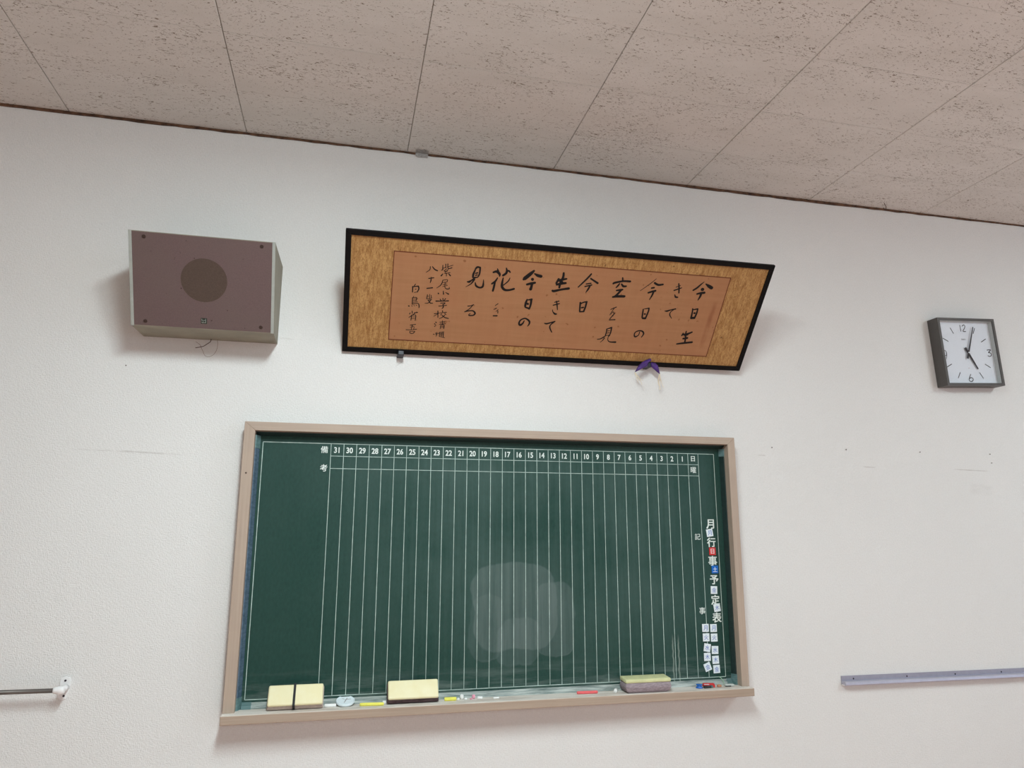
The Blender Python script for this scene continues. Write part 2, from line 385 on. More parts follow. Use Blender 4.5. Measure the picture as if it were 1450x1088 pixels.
def ribbon(bm, P, z, thick=0.0):
    """P: list of (u, v, width); flat brush stroke with round ends in the local XY plane"""
    P = smooth_pts(P); L = []; R = []
    n = len(P)
    for i, (x, y, wd) in enumerate(P):
        a = P[max(i-1, 0)]; b = P[min(i+1, n-1)]; dx, dy = b[0]-a[0], b[1]-a[1]; l = math.hypot(dx, dy) or 1e-9
        nx, ny = -dy/l, dx/l; h = max(wd, 1e-4)/2
        L.append((x+nx*h, y+ny*h)); R.append((x-nx*h, y-ny*h))
    def cap(p, q, s):
        h = p[2]/2; ang = math.atan2(p[1]-q[1], p[0]-q[0])
        return [(p[0]+h*math.cos(ang+t), p[1]+h*math.sin(ang+t)) for t in (s*0.9, s*0.45, 0, -s*0.45, -s*0.9)]
    top = [bm.verts.new((x, y, z)) for x, y in L]; bot = [bm.verts.new((x, y, z)) for x, y in R]
    for i in range(n-1): bm.faces.new((top[i], bot[i], bot[i+1], top[i+1]))
    e = [bm.verts.new((x, y, z)) for x, y in cap(P[-1], P[-2], 1)]
    bm.faces.new([top[-1]]+e+[bot[-1]])
    s = [bm.verts.new((x, y, z)) for x, y in cap(P[0], P[1], 1)]
    bm.faces.new([bot[0]]+s+[top[0]])
def ink(data, z0, step=4e-6, wmul=1.0):
    bm = bmesh.new(); z = z0
    for k, st in enumerate(data.split('|')):
        P = [tuple(float(v)*1e-4 for v in p.split()) for p in st.split(',')]
        P = [(a, b, c*wmul) for a, b, c in P]
        ribbon(bm, P, z + (k % 40)*step)
    return bm
def text_mesh(s, bold):
    cu = D.curves.new('lettering', 'FONT'); cu.body = s; cu.size = 1.0; cu.offset = bold; cu.resolution_u = 3; cu.fill_mode = 'FRONT'
    ob = D.objects.new('lettering', cu); COL.objects.link(ob)
    dg = bpy.context.evaluated_depsgraph_get(); dg.update()
    me = D.meshes.new_from_object(ob.evaluated_get(dg))
    V = [tuple(v.co[:2]) for v in me.vertices]; F = [tuple(p.vertices) for p in me.polygons]
    D.objects.remove(ob); D.curves.remove(cu); D.meshes.remove(me); return V, F
def text_bm(bm, s, cx, cy, size, mode='h', wscale=1.0, bold=0.0, fat=0.0):
    """writing as flat mesh, centred on (cx, cy); size = height ('h') or larger side ('m'); fat thickens the strokes by shifted copies"""
    V, F = text_mesh(s, bold)
    xs = [v[0] for v in V]; ys = [v[1] for v in V]
    w_, h_ = max(xs)-min(xs), max(ys)-min(ys)
    k = size/(h_ if mode == 'h' else max(w_, h_)); mx, my = (max(xs)+min(xs))/2, (max(ys)+min(ys))/2
    for q, (ox, oy) in enumerate([(0, 0)] + ([(fat, fat*.6), (-fat, fat*.6), (fat, -fat*.6), (-fat, -fat*.6)] if fat else [])):
        vs = [bm.verts.new((cx+(x-mx+ox)*k*wscale, cy+(y-my+oy)*k, q*3e-6)) for x, y in V]
        for f in F:
            try: bm.faces.new([vs[i] for i in f])
            except ValueError: pass
STAND = (math.radians(90), 0, 0)            # local XY plane stood up facing -Y
def flat(name, bm, mat, parent, loc=(0, 0, 0), rot=(0, 0, 0), mats=None):
    me = D.meshes.new(name); bm.to_mesh(me); bm.free()
    for mm in (mats or [mat]): me.materials.append(mm)
    o = D.objects.new(name, me); COL.objects.link(o); o.location = loc; o.rotation_euler = rot
    if parent: o.parent = parent
    return o

# ------------------------------------------------------------------ the room
X0, X1, Y1, H = -4.4, 6.5, -9.0, 3.0
tag(box('wall_front', (X0-0.1, 0, 0), (X1+0.1, 0.1, 3.02), M_WALL), kind='structure')
tag(box('wall_left', (X0-0.1, Y1, 0), (X0, 0, 3.02), M_WALL2), kind='structure')
tag(box('wall_back', (X0-0.1, Y1-0.1, 0), (X1+0.1, Y1, 3.02), M_WALL2), kind='structure')
bm = bmesh.new()
bx(bm, (X1, Y1, 0), (X1+0.1, 0, 0.70)); bx(bm, (X1, Y1, 2.7), (X1+0.1, 0, 3.02))
for a, b in ((-2.6, 0), (-5.6, -4.6), (Y1, -7.6)): bx(bm, (X1, a, 0.70), (X1+0.1, b, 2.7))
tag(meshobj('wall_right', bm, M_WALL2), kind='structure')
tag(box('floor', (X0-0.1, Y1-0.1, -0.05), (X1+0.1, 0.1, 0), M_FLOOR), kind='structure')
for i, (a, b) in enumerate(((-4.6, -2.6), (-7.6, -5.6))):
    wn = tag(D.objects.new('window_%d' % (i+1), None), kind='structure'); COL.objects.link(wn); wn.location = (X1, (a+b)/2, 0.70)
    bm = bmesh.new()
    for (y0, y1, z0, z1) in ((-1, 1, 0, .05), (-1, 1, 1.95, 2), (-1, -.95, .05, 1.95), (.95, 1, .05, 1.95), (-.02, .02, .05, 1.95)):
        bx(bm, (0.02, y0, z0), (0.07, y1, z1))
    meshobj('window_frame', bm, M_ALU, wn)
    for s in (-1, 1): box('pane', (0.04, min(s*.02, s*.95), .05), (0.045, max(s*.02, s*.95), 1.95), M_GLASS, wn)
ceil = tag(box('ceiling', (X0-0.1, Y1-0.1, 3.006), (X1+0.1, 0.1, 3.06), M_SLAB), kind='structure')
# ceiling tiles: rows of 303 mm by columns of 606 mm; every tile a piece of its own
def tile_mesh(lx, ly):
    bm = bmesh.new(); g = 0.0011
    bx(bm, (g, -ly+0.0005, 3.0), (lx-g, -0.0005, 3.0055))
    es = [e for e in bm.edges if all(v.co.z < 3.001 for v in e.verts) and abs(e.verts[0].co.x-e.verts[1].co.x) < 1e-4]
    bmesh.ops.bevel(bm, geom=es, offset=0.0018, segments=1, affect='EDGES')
    me = D.meshes.new('ceiling_tile'); bm.to_mesh(me); bm.free(); me.materials.append(M_TILE); return me
TW = 0.6062; TX = -0.6886
first = tile_mesh(TW, 0.272); full = tile_mesh(TW, 0.303)
JX = {}
for i in range(-4, 9):
    for r in range(0, 8):
        o = D.objects.new('ceiling_tile', first if r == 0 else full); COL.objects.link(o); o.parent = ceil
        o.location = (TX + i*TW, -0.0015 if r == 0 else -0.2735 - (r-1)*0.303, random.uniform(-0.0005, 0.0003))
# the bare brown edge where wall and ceiling meet
bm = bmesh.new(); n = 260; prev = None
for i in range(n+1):
    x = X0 + (X1-X0)*i/n
    z = 2.9908 + 0.0022*math.sin(x*2.1) + random.uniform(-0.0016, 0.0016); y = -0.004 + random.uniform(-0.0015, 0.0008)
    cur = [bm.verts.new(c) for c in ((x, 0.0, z), (x, y, z), (x, y, 2.9995), (x, 0.0, 2.9995))]
    if prev:
        for k in range(4): bm.faces.new((prev[k], prev[(k+1) % 4], cur[(k+1) % 4], cur[k]))
    prev = cur
tag(meshobj('trim_1', bm, M_CROWN), kind='structure')

# ceiling lamps (behind and beside the camera)
spots = ['left fluorescent ceiling lamp near the chalkboard wall', 'right fluorescent ceiling lamp near the chalkboard wall',
         'left added fill lamp on the ceiling at the rear of the room', 'right added fill lamp on the ceiling at the rear of the room']
for (x, y, p, ps), lb in zip(LAMPS, spots):
    t = thing('ceiling_lamp', lb, 'lamp', (x, y, 3.0), group='ceiling lamps')
    bm = bmesh.new()
    prism(bm, [(-0.09, 0.0), (-0.15, -0.06), (0.15, -0.06), (0.09, 0.0)], lambda a, b, c: Vector((a, c, b)), -0.63, 0.63)
    meshobj('housing', bm, M_WHITEP, t)

# ------------------------------------------------------------------ chalkboard
cb = thing('chalkboard', 'large green ruled month-schedule chalkboard in a beige wooden frame', 'chalkboard', (0, 0, 0))
FI, FO = 0.0354, 1.8231
box('board_panel', (0.03, -0.0100, 0.955), (1.83, -0.001, 1.866), M_BOARD, cb)
bm = bmesh.new(); prism(bm, [(0, .952), (FI, .952), (FI, 1.8572), (0, 1.8873)], XZ, -0.0618, 0); bev_all(bm, 0.0009)
meshobj('frame_rail', bm, M_BEIGEV, cb)['label'] = 'left upright of the beige frame'
bm = bmesh.new(); prism(bm, [(FO, .952), (1.854, .952), (1.854, 1.8873), (FO, 1.8590)], XZ, -0.0618, 0); bev_all(bm, 0.0009)
meshobj('frame_rail', bm, M_BEIGEV, cb)['label'] = 'right upright of the beige frame'
bm = bmesh.new(); prism(bm, [(0.0002, 1.8873), (FI, 1.8575), (FO, 1.8592), (1.8538, 1.8873)], XZ, -0.0618, 0); bev_all(bm, 0.0009)
meshobj('frame_rail', bm, M_BEIGE, cb)['label'] = 'top rail of the beige frame'
bm = bmesh.new(); cyl(bm, (0.0160, -0.0612, 1.7113), (0.0160, -0.0622, 1.7113), 0.0032, seg=10); meshobj('screw', bm, M_SCREW, cb)
# chalk ledge: rounded lower left corner
bm = bmesh.new(); bx(bm, (-0.0019, -0.0925, 0.9235), (1.8556, 0, 0.952), 0.0022, 2)
meshobj('chalk_ledge', bm, M_TRAY, cb)['label'] = 'dusty beige wooden chalk ledge'
# edging strips, slanted towards the board
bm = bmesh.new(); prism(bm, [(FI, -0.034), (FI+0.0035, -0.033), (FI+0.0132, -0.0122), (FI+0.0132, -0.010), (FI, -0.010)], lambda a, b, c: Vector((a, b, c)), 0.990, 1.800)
meshobj('edge_strip', bm, M_STRIPL, cb)['label'] = 'left edging with a painted bluish reflection'
bm = bmesh.new(); prism(bm, [(FO, -0.030), (FO-0.0035, -0.029), (FO-0.0120, -0.0122), (FO-0.0120, -0.010), (FO, -0.010)], lambda a, b, c: Vector((a, b, c)), 0.990, 1.815)
meshobj('edge_strip', bm, M_STRIP, cb)['label'] = 'right dark green edging'
bm = bmesh.new(); prism(bm, [(-0.034, 1.8585), (-0.033, 1.855), (-0.0122, 1.845), (-0.010, 1.845), (-0.010, 1.8585)], YZ, FI, FO)
meshobj('edge_strip', bm, M_STRIP, cb)['label'] = 'top dark green edging'
bm = bmesh.new(); prism(bm, [(-0.010, 0.9715), (-0.0125, 0.9715), (-0.0135, 0.964), (-0.018, 0.963), (-0.0205, 0.9525), (-0.010, 0.9520)], YZ, FI+0.045, FO-0.035)
meshobj('edge_strip', bm, M_LEDGE, cb)['label'] = 'bottom edging whitened by chalk dust'
def cap_prism(poly, z0, z1, lb):
    bm = bmesh.new(); prism(bm, poly, lambda a, b, c: Vector((a, b, c)), z0, z1); meshobj('corner_cap', bm, M_CORNER, cb)['label'] = lb
LP = [(FI, -0.0355), (FI+0.0040, -0.0345), (FI+0.0148, -0.0130), (FI+0.0148, -0.010), (FI, -0.010)]
RP = [(FO, -0.0315), (FO-0.0040, -0.0305), (FO-0.0140, -0.0130), (FO-0.0140, -0.010), (FO, -0.010)]
cap_prism(LP, 1.800, 1.8452, 'pale blue upper left corner cap'); cap_prism(RP, 1.815, 1.8452, 'teal upper right corner cap')
cap_prism(LP, 0.952, 0.990, 'teal lower left corner cap'); cap_prism(RP, 0.952, 0.990, 'teal lower right corner cap')
for a, b in ((FI+0.0148, FI+0.045), (FO-0.035, FO-0.0140)):
    bm = bmesh.new(); prism(bm, [(-0.010, 0.9735), (-0.0140, 0.9730), (-0.0150, 0.965), (-0.0195, 0.963), (-0.0225, 0.9525), (-0.010, 0.9520)], YZ, a, b)
    meshobj('corner_cap', bm, M_CORNER, cb)
# ruled grid
bm = bmesh.new(); LW = 0.0011; ZT, ZB = 1.8243, 0.9797
def hline(z, a, b, w_=LW): bx(bm, (a, -0.01035, z-w_), (b, -0.0099, z+w_))
def vline(x, a, b, w_=LW): bx(bm, (x-w_, -0.01035, a), (x+w_, -0.0099, b))
GX = [0.2897 + 0.04464*i for i in range(33)]
hline(ZT, 0.0588, 1.7869); hline(ZB, 0.0588, 1.7869); vline(0.0588, ZB, ZT); vline(1.7869, ZB, ZT)
for x in GX: vline(x, ZB, ZT, 0.0009)
hline(1.7805, GX[0], GX[-1], 0.0009); hline(1.7363, GX[0], GX[-1], 0.0009)
meshobj('ruled_grid', bm, M_LINE, cb)['label'] = 'thin white ruled month grid'
# lettering painted on the board
def painted(name, s, x, z, sz, mode, ws, bold, fat, label=None):
    bm = bmesh.new(); text_bm(bm, s, 0, 0, sz, mode, ws, bold, fat)
    o = flat(name, bm, M_WHITE_INK, cb, (x, -0.01045, z), STAND)
    if label: o['label'] = label
for k in range(31):
    painted('day_number', str(31-k), (GX[k]+GX[k+1])/2 - 0.002, 1.8018, 0.0205, 'h', 0.86, 0.016, 0.010)
for s, x, z, sz, ft in (('備', 0.2671, 1.8026, 0.0245, 0.009), ('考', 0.2680, 1.7378, 0.0245, 0.013), ('日', 1.6955, 1.8040, 0.0205, 0.022), ('曜', 1.6950, 1.7590, 0.0235, 0.009),
                    ('記', 1.6992, 1.4992, 0.0235, 0.007), ('事', 1.7033, 1.2210, 0.0250, 0.012),
                    ('月', 1.7556, 1.5480, 0.0350, 0.028), ('行', 1.7568, 1.4774, 0.0350, 0.028), ('事', 1.7583, 1.4066, 0.0365, 0.024),
                    ('予', 1.7603, 1.3353, 0.0345, 0.030), ('定', 1.7611, 1.2603, 0.0350, 0.026), ('表', 1.7634, 1.1947, 0.0365, 0.024)):
    painted('painted_character', s, x, z, sz, 'm', 1.0, 0.0, ft)

# weekday magnets
def magnet(ch, x, z, rot, mat, imat, label, s=0.0275):
    t = thing('weekday_magnet', label, 'magnet', (x, -0.0108, z), (0, -math.radians(rot), 0), group='weekday magnets on the chalkboard')
    box('magnet_sheet', (-s/2, -0.0016, -s/2*1.06), (s/2, 0, s/2*1.06), mat, t, 0.0004)
    bm = bmesh.new(); text_bm(bm, ch, 0, 0, s*0.66, 'm', 1.0, 0.0, 0.007)
    flat('print', bm, imat, t, (0, -0.0018, 0), STAND)
MG = [('月', 1.751, 1.5141, 8, 0, 'white square magnet stuck just under the first character of the vertical title'),
      ('日', 1.7586, 1.4432, 0, 1, 'red square Sunday magnet within the vertical title'),
      ('土', 1.7653, 1.3742, 0, 2, 'blue square Saturday magnet within the vertical title'),
      ('金', 1.7566, 1.2969, -2, 0, 'white square magnet in the title, next one below the blue magnet'),
      ('木', 1.7654, 1.2309, 8, 0, 'white tilted magnet stuck just above the last character of the title'),
      ('月', 1.7122, 1.1580, 0, 0, 'white Monday magnet, topmost of the left column of weekday magnets'),
      ('火', 1.7132, 1.1236, 0, 0, 'white Tuesday magnet, second from the top of the left column'),
      ('水', 1.7154, 1.0862, -10, 0, 'slightly tilted white Wednesday magnet, middle of the left column'),
      ('木', 1.7140, 1.0530, 0, 0, 'white Thursday magnet, fourth from the top of the left column'),
      ('金', 1.7133, 1.0171, 20, 0, 'strongly tilted white Friday magnet at the foot of the left column'),
      ('月', 1.7459, 1.1566, 0, 0, 'white Monday magnet, topmost of the right column of weekday magnets'),
      ('火', 1.7465, 1.1218, 0, 0, 'white Tuesday magnet, second from the top of the right column'),
      ('水', 1.7473, 1.0767, -2, 0, 'white Wednesday magnet, middle of the right column'),
      ('木', 1.7477, 1.0414, 2, 0, 'white Thursday magnet, fourth from the top of the right column'),
      ('金', 1.7501, 1.0081, 2, 0, 'straight white Friday magnet at the foot of the right column')]
for ch, x, z, r, k, lb in MG:
    magnet(ch, x, z, r, (M_MAGW, M_MAGR, M_MAGB)[k], (M_MAGINK, M_MAGINKW, M_MAGINKW)[k], lb)

# ------------------------------------------------------------------ things on the chalk ledge
TZ = 0.952
def eraser(name_label, x0, x1, lean, yz, dep, felt_m, back_m, tb, tf, strap=False, yaw=0.0):
    """origin at the front lower edge of the yellow back; local X length, local Z up the face, local -Y outwards"""
    L_ = x1-x0
    t = thing('chalkboard_eraser', name_label, 'eraser', (x0, yz[0], yz[1]), (math.radians(-lean), 0, yaw), group='chalkboard erasers on the ledge')
    bm = bmesh.new(); bx(bm, (0.0, 0.0, 0.0), (L_, tb, dep), 0.0055, 4); meshobj('back_plate', bm, back_m, t, True)
    bm = bmesh.new()
    a = [(0.004, 0.003), (L_-0.004, 0.003), (L_-0.004, dep-0.003), (0.004, dep-0.003)]
    v0 = [bm.verts.new((p, tb, q)) for p, q in a]
    v1 = [bm.verts.new((p, tb+tf*0.55, q)) for p, q in [(-0.003, -0.0025), (L_+0.003, -0.0025), (L_+0.003, dep), (-0.003, dep)]]
    v2 = [bm.verts.new((p, tb+tf, q)) for p, q in [(0.002, -0.001), (L_-0.002, -0.001), (L_-0.008, dep-0.008), (0.008, dep-0.008)]]
    for A, B in ((v0, v1), (v1, v2)):
        for k in range(4): bm.faces.new((A[k], A[(k+1) % 4], B[(k+1) % 4], B[k]))
    bm.faces.new(v0[::-1]); bm.faces.new(v2)
    bev_all(bm, 0.002, 2)
    meshobj('felt_pad', bm, felt_m, t, True)
    if strap:
        bm = bmesh.new(); c = L_*0.475; h = 0.0038
        bx(bm, (c-h, -0.0012, -0.001), (c+h, 0.0008, dep+0.001)); bx(bm, (c-h, -0.0012, -0.0032), (c+h, tb+tf*0.8, -0.0012)); bx(bm, (c-h, -0.0012, dep+0.0006), (c+h, tb+tf*0.6, dep+0.0024))
        meshobj('strap', bm, M_STRAP, t)
    return t
# cross-section leans back: face normal tips upwards
eraser('pale yellow eraser with a black strap leaning at the left end of the ledge', 0.1345, 0.3065, 34, (-0.0790, 0.9720), 0.067, M_FELT1, M_YEL, 0.012, 0.0235, True, 0.0)
eraser('plain pale yellow eraser with plum felt leaning right of the round white disc', 0.5165, 0.6850, 34, (-0.0770, 0.9735), 0.063, M_FELT2, M_YEL, 0.012, 0.0250)
# flat one: yellow side up, grey felt down
t = thing('chalkboard_eraser', 'greenish yellow eraser lying flat on thick grey felt at the right of the ledge', 'eraser', (1.3525, -0.085, TZ), (0, 0, 0), group='chalkboard erasers on the ledge')
bm = bmesh.new(); bx(bm, (0, 0, 0.0345), (0.1745, 0.060, 0.0480), 0.004, 3)
for v in bm.verts: v.co.z += v.co.y*0.06
meshobj('back_plate', bm, M_YEL3, t, True)
bm = bmesh.new()
lv = [(0.002, 0.002, 0.0350), (-0.001, -0.002, 0.020), (0.006, 0.001, 0.006), (0.016, 0.008, 0.0003)]
rings = []
for ins, iy, z in lv: rings.append([bm.verts.new(c) for c in ((ins, iy, z), (0.1745-ins, iy, z), (0.1745-ins, 0.060-iy, z), (ins, 0.060-iy, z))])
for A, B in zip(rings, rings[1:]):
    for k in range(4): bm.faces.new((A[k], A[(k+1) % 4], B[(k+1) % 4], B[k]))
bm.faces.new(rings[0]); bm.faces.new(rings[-1][::-1]); bev_all(bm, 0.0022, 2)
meshobj('felt_pad', bm, M_FELT3, t, True)

def chalk(x0, y0, x1, y1, r, mat, label, group='chalk sticks on the ledge', name='chalk_stick'):
    bm = bmesh.new(); a = Vector((x0, y0, TZ+r)); b = Vector((x1, y1, TZ+r)); d = (b-a)*0.06
    tube(bm, [a, a+d, b-d, b], [r*0.82, r, r*0.97, r*0.78], 12)
    o = meshobj(name, bm, mat, None, True); tag(o, label, 'chalk', group); return o
chalk(0.3125, -0.046, 0.3500, -0.0480, 0.0055, M_CHW, 'short white chalk stick between the strapped eraser and the round white disc')
chalk(0.4260, -0.0545, 0.5040, -0.0620, 0.0052, M_CHY, 'long yellow chalk stick left of the plain leaning eraser')
chalk(0.5010, -0.0470, 0.5120, -0.0460, 0.0060, M_CHW, 'white chalk stub behind the right end of the long yellow chalk')
chalk(0.7085, -0.0455, 0.7490, -0.0475, 0.0062, M_CHY, 'short yellow chalk piece right of the plain leaning eraser')
chalk(1.1820, -0.0460, 1.2580, -0.0490, 0.0050, M_CHR, 'long red chalk stick left of the flat eraser')
chalk(1.3235, -0.0560, 1.3330, -0.0360, 0.0065, M_CHW, 'white chalk stub seen end-on beside the flat eraser')
def lump(x, y, s, mat, label, seed, group='broken chalk bits on the ledge', name='chalk_fragment'):
    rnd = random.Random(seed); bm = bmesh.new(); bmesh.ops.create_icosphere(bm, subdivisions=1, radius=1.0)
    for v in bm.verts:
        v.co = Vector((v.co.x*s[0], v.co.y*s[1], v.co.z*s[2]))*rnd.uniform(0.82, 1.12)
    zm = min(v.co.z for v in bm.verts)
    for v in bm.verts: v.co.z -= zm
    o = meshobj(name, bm, mat); o.location = (x, y, TZ); tag(o, label, 'chalk', group)
lump(0.7560, -0.0430, (0.0055, 0.005, 0.0045), M_CHW, 'small white chalk crumb touching the short yellow chalk piece', 1)
lump(0.7690, -0.0380, (0.0075, 0.006, 0.0095), M_CHW, 'pointed white chalk crumb, tallest of the heap near the middle', 2)
lump(0.7820, -0.0440, (0.0055, 0.005, 0.0040), M_CHW, 'small white chalk crumb at the right foot of the pointed crumb', 3)
lump(0.8010, -0.0440, (0.0060, 0.005, 0.0030), M_CHP, 'low pale pink chalk crumb in front of the taller pink one', 4)
lump(0.8105, -0.0380, (0.0060, 0.006, 0.0085), M_CHP, 'tall pink chalk crumb near the middle of the ledge', 5)
chalk(0.8230, -0.0440, 0.8400, -0.0470, 0.0048, M_CHW, 'white chalk bit just right of the pink crumbs', 'broken chalk bits on the ledge', 'chalk_fragment')
chalk(0.8780, -0.0500, 0.8985, -0.0500, 0.0030, M_CHW, 'thin white chalk sliver alone at the middle of the ledge', 'broken chalk bits on the ledge', 'chalk_fragment')
# round white disc
t = thing('round_magnet', 'round white plastic disc tilted on the ledge beside the strapped eraser', 'magnet', (0.3790, -0.058, TZ+0.0012), (math.radians(17), 0, 0))
bm = bmesh.new(); prof = [(0.0, 0.0), (0.029, 0.0), (0.0305, 0.002), (0.0305, 0.006), (0.029, 0.0078), (0.0265, 0.0066), (0.0, 0.0062)]
seg = 36; rings = []
for r_, z_ in prof[1:-1]: rings.append([bm.verts.new((r_*math.cos(2*math.pi*k/seg), 0.0290+r_*math.sin(2*math.pi*k/seg), z_)) for k in range(seg)])
for A, B in zip(rings, rings[1:]):
    for k in range(seg): bm.faces.new((A[k], A[(k+1) % seg], B[(k+1) % seg], B[k]))
bm.faces.new(rings[0][::-1]); bm.faces.new(rings[-1])
meshobj('disc', bm, M_MAGW, t)
bm = bmesh.new()
for a, b, c, d in ((-0.004, 0.014, 0.006, 0.043), (0.006, 0.034, -0.002, 0.031), (0.006, 0.035, 0.018, 0.036), (-0.010, 0.040, -0.004, 0.037)):
    ribbon(bm, [(a, b, 0.002), ((a+c)/2, (b+d)/2, 0.0025), (c, d, 0.002)], 0.0068)
flat('grey_scratch_mark', bm, M_BRANDP, t)
# knobs, clips at the right end
def knob(x, y, r, h, mat, label, name='magnet_knob', rot=(0, 0, 0), cat='magnet'):
    bm = bmesh.new(); prof = [(r, 0), (r, h*0.25), (r*0.62, h*0.45), (r*0.62, h*0.62), (r*0.92, h*0.82), (r*0.80, h), (r*0.3, h*1.04)]
    rings = [[bm.verts.new((a*math.cos(2*math.pi*k/20), a*math.sin(2*math.pi*k/20), z)) for k in range(20)] for a, z in prof]
    for A, B in zip(rings, rings[1:]):
        for k in range(20): bm.faces.new((A[k], A[(k+1) % 20], B[(k+1) % 20], B[k]))
    bm.faces.new(rings[0][::-1]); bm.faces.new(rings[-1])
    o = meshobj(name, bm, mat, None, True); o.location = (x, y, TZ); o.rotation_euler = rot; tag(o, label, cat, 'magnet knobs on the ledge'); return o
knob(1.6560, -0.0480, 0.0130, 0.0135, M_BLUE, 'round blue magnet knob at the right of the ledge')
def bar(name, label, cat, x, y, z, L_, W_, Hh, mat, rot, parts=()):
    t = thing(name, label, cat, (x, y, z), rot)
    bm = bmesh.new(); bx(bm, (-L_/2, -W_/2, 0), (L_/2, W_/2, Hh), min(Hh, W_)*0.3, 2); meshobj('body', bm, mat, t, True)
    for nm, mt, lo, hi in parts:
        bm = bmesh.new(); bx(bm, lo, hi, 0.0006); meshobj(nm, bm, mt, t)
    return t
bar('bar_magnet', 'black bar magnet lying between the blue knob and the red clip', 'magnet', 1.6870, -0.0560, TZ, 0.036, 0.011, 0.0080, M_DGREEN, (0, 0, math.radians(4)), (('teal_end', M_CORNER, (0.010, -0.0058, 0.001), (0.0186, 0.0058, 0.0085)),))
bar('plastic_clip', 'red plastic magnet clip lying behind the black bar magnet', 'clip', 1.7000, -0.0360, TZ, 0.044, 0.016, 0.0130, M_REDPL, (0, 0, math.radians(-10)), (('painted_glint_strip', M_MAGW, (-0.019, -0.0086, 0.0085), (0.000, -0.0070, 0.0108)), ('painted_glint_tip', M_MAGW, (0.008, -0.0088, 0.002), (0.014, -0.0072, 0.0095)), ('lever', M_REDPL, (0.006, -0.013, 0.0), (0.021, -0.004, 0.0095))))  # the two small white pieces are highlights painted onto the red plastic
bar('rubber_cap', 'tan rubber cap right of the red clip', 'cap', 1.7370, -0.0480, TZ, 0.015, 0.012, 0.0085, M_ORANGE, (0, 0, math.radians(15)))
bar('bulldog_clip', 'grey white clip with a black edge at the right end of the ledge', 'clip', 1.7800, -0.0450, TZ, 0.036, 0.015, 0.0085, M_GREYPL, (0, 0, math.radians(-6)), (('black_edge', M_DGREEN, (-0.0185, -0.0090, 0.0002), (0.004, -0.0070, 0.0038)),))
# curled green tape end behind the clip
bm = bmesh.new(); pts = smooth_pts([(1.7540, -0.0210, 0.982), (1.7620, -0.0240, 0.9755), (1.7660, -0.0290, 0.966), (1.7665, -0.0330, 0.9538)], 4)
tube(bm, pts, 0.0016, 6); o = meshobj('plastic_strip', bm, plain('pale_green_plastic', (0.30, 0.48, 0.34), 0.5)); tag(o, 'short curled pale green strip standing behind the grey white clip', 'strip')

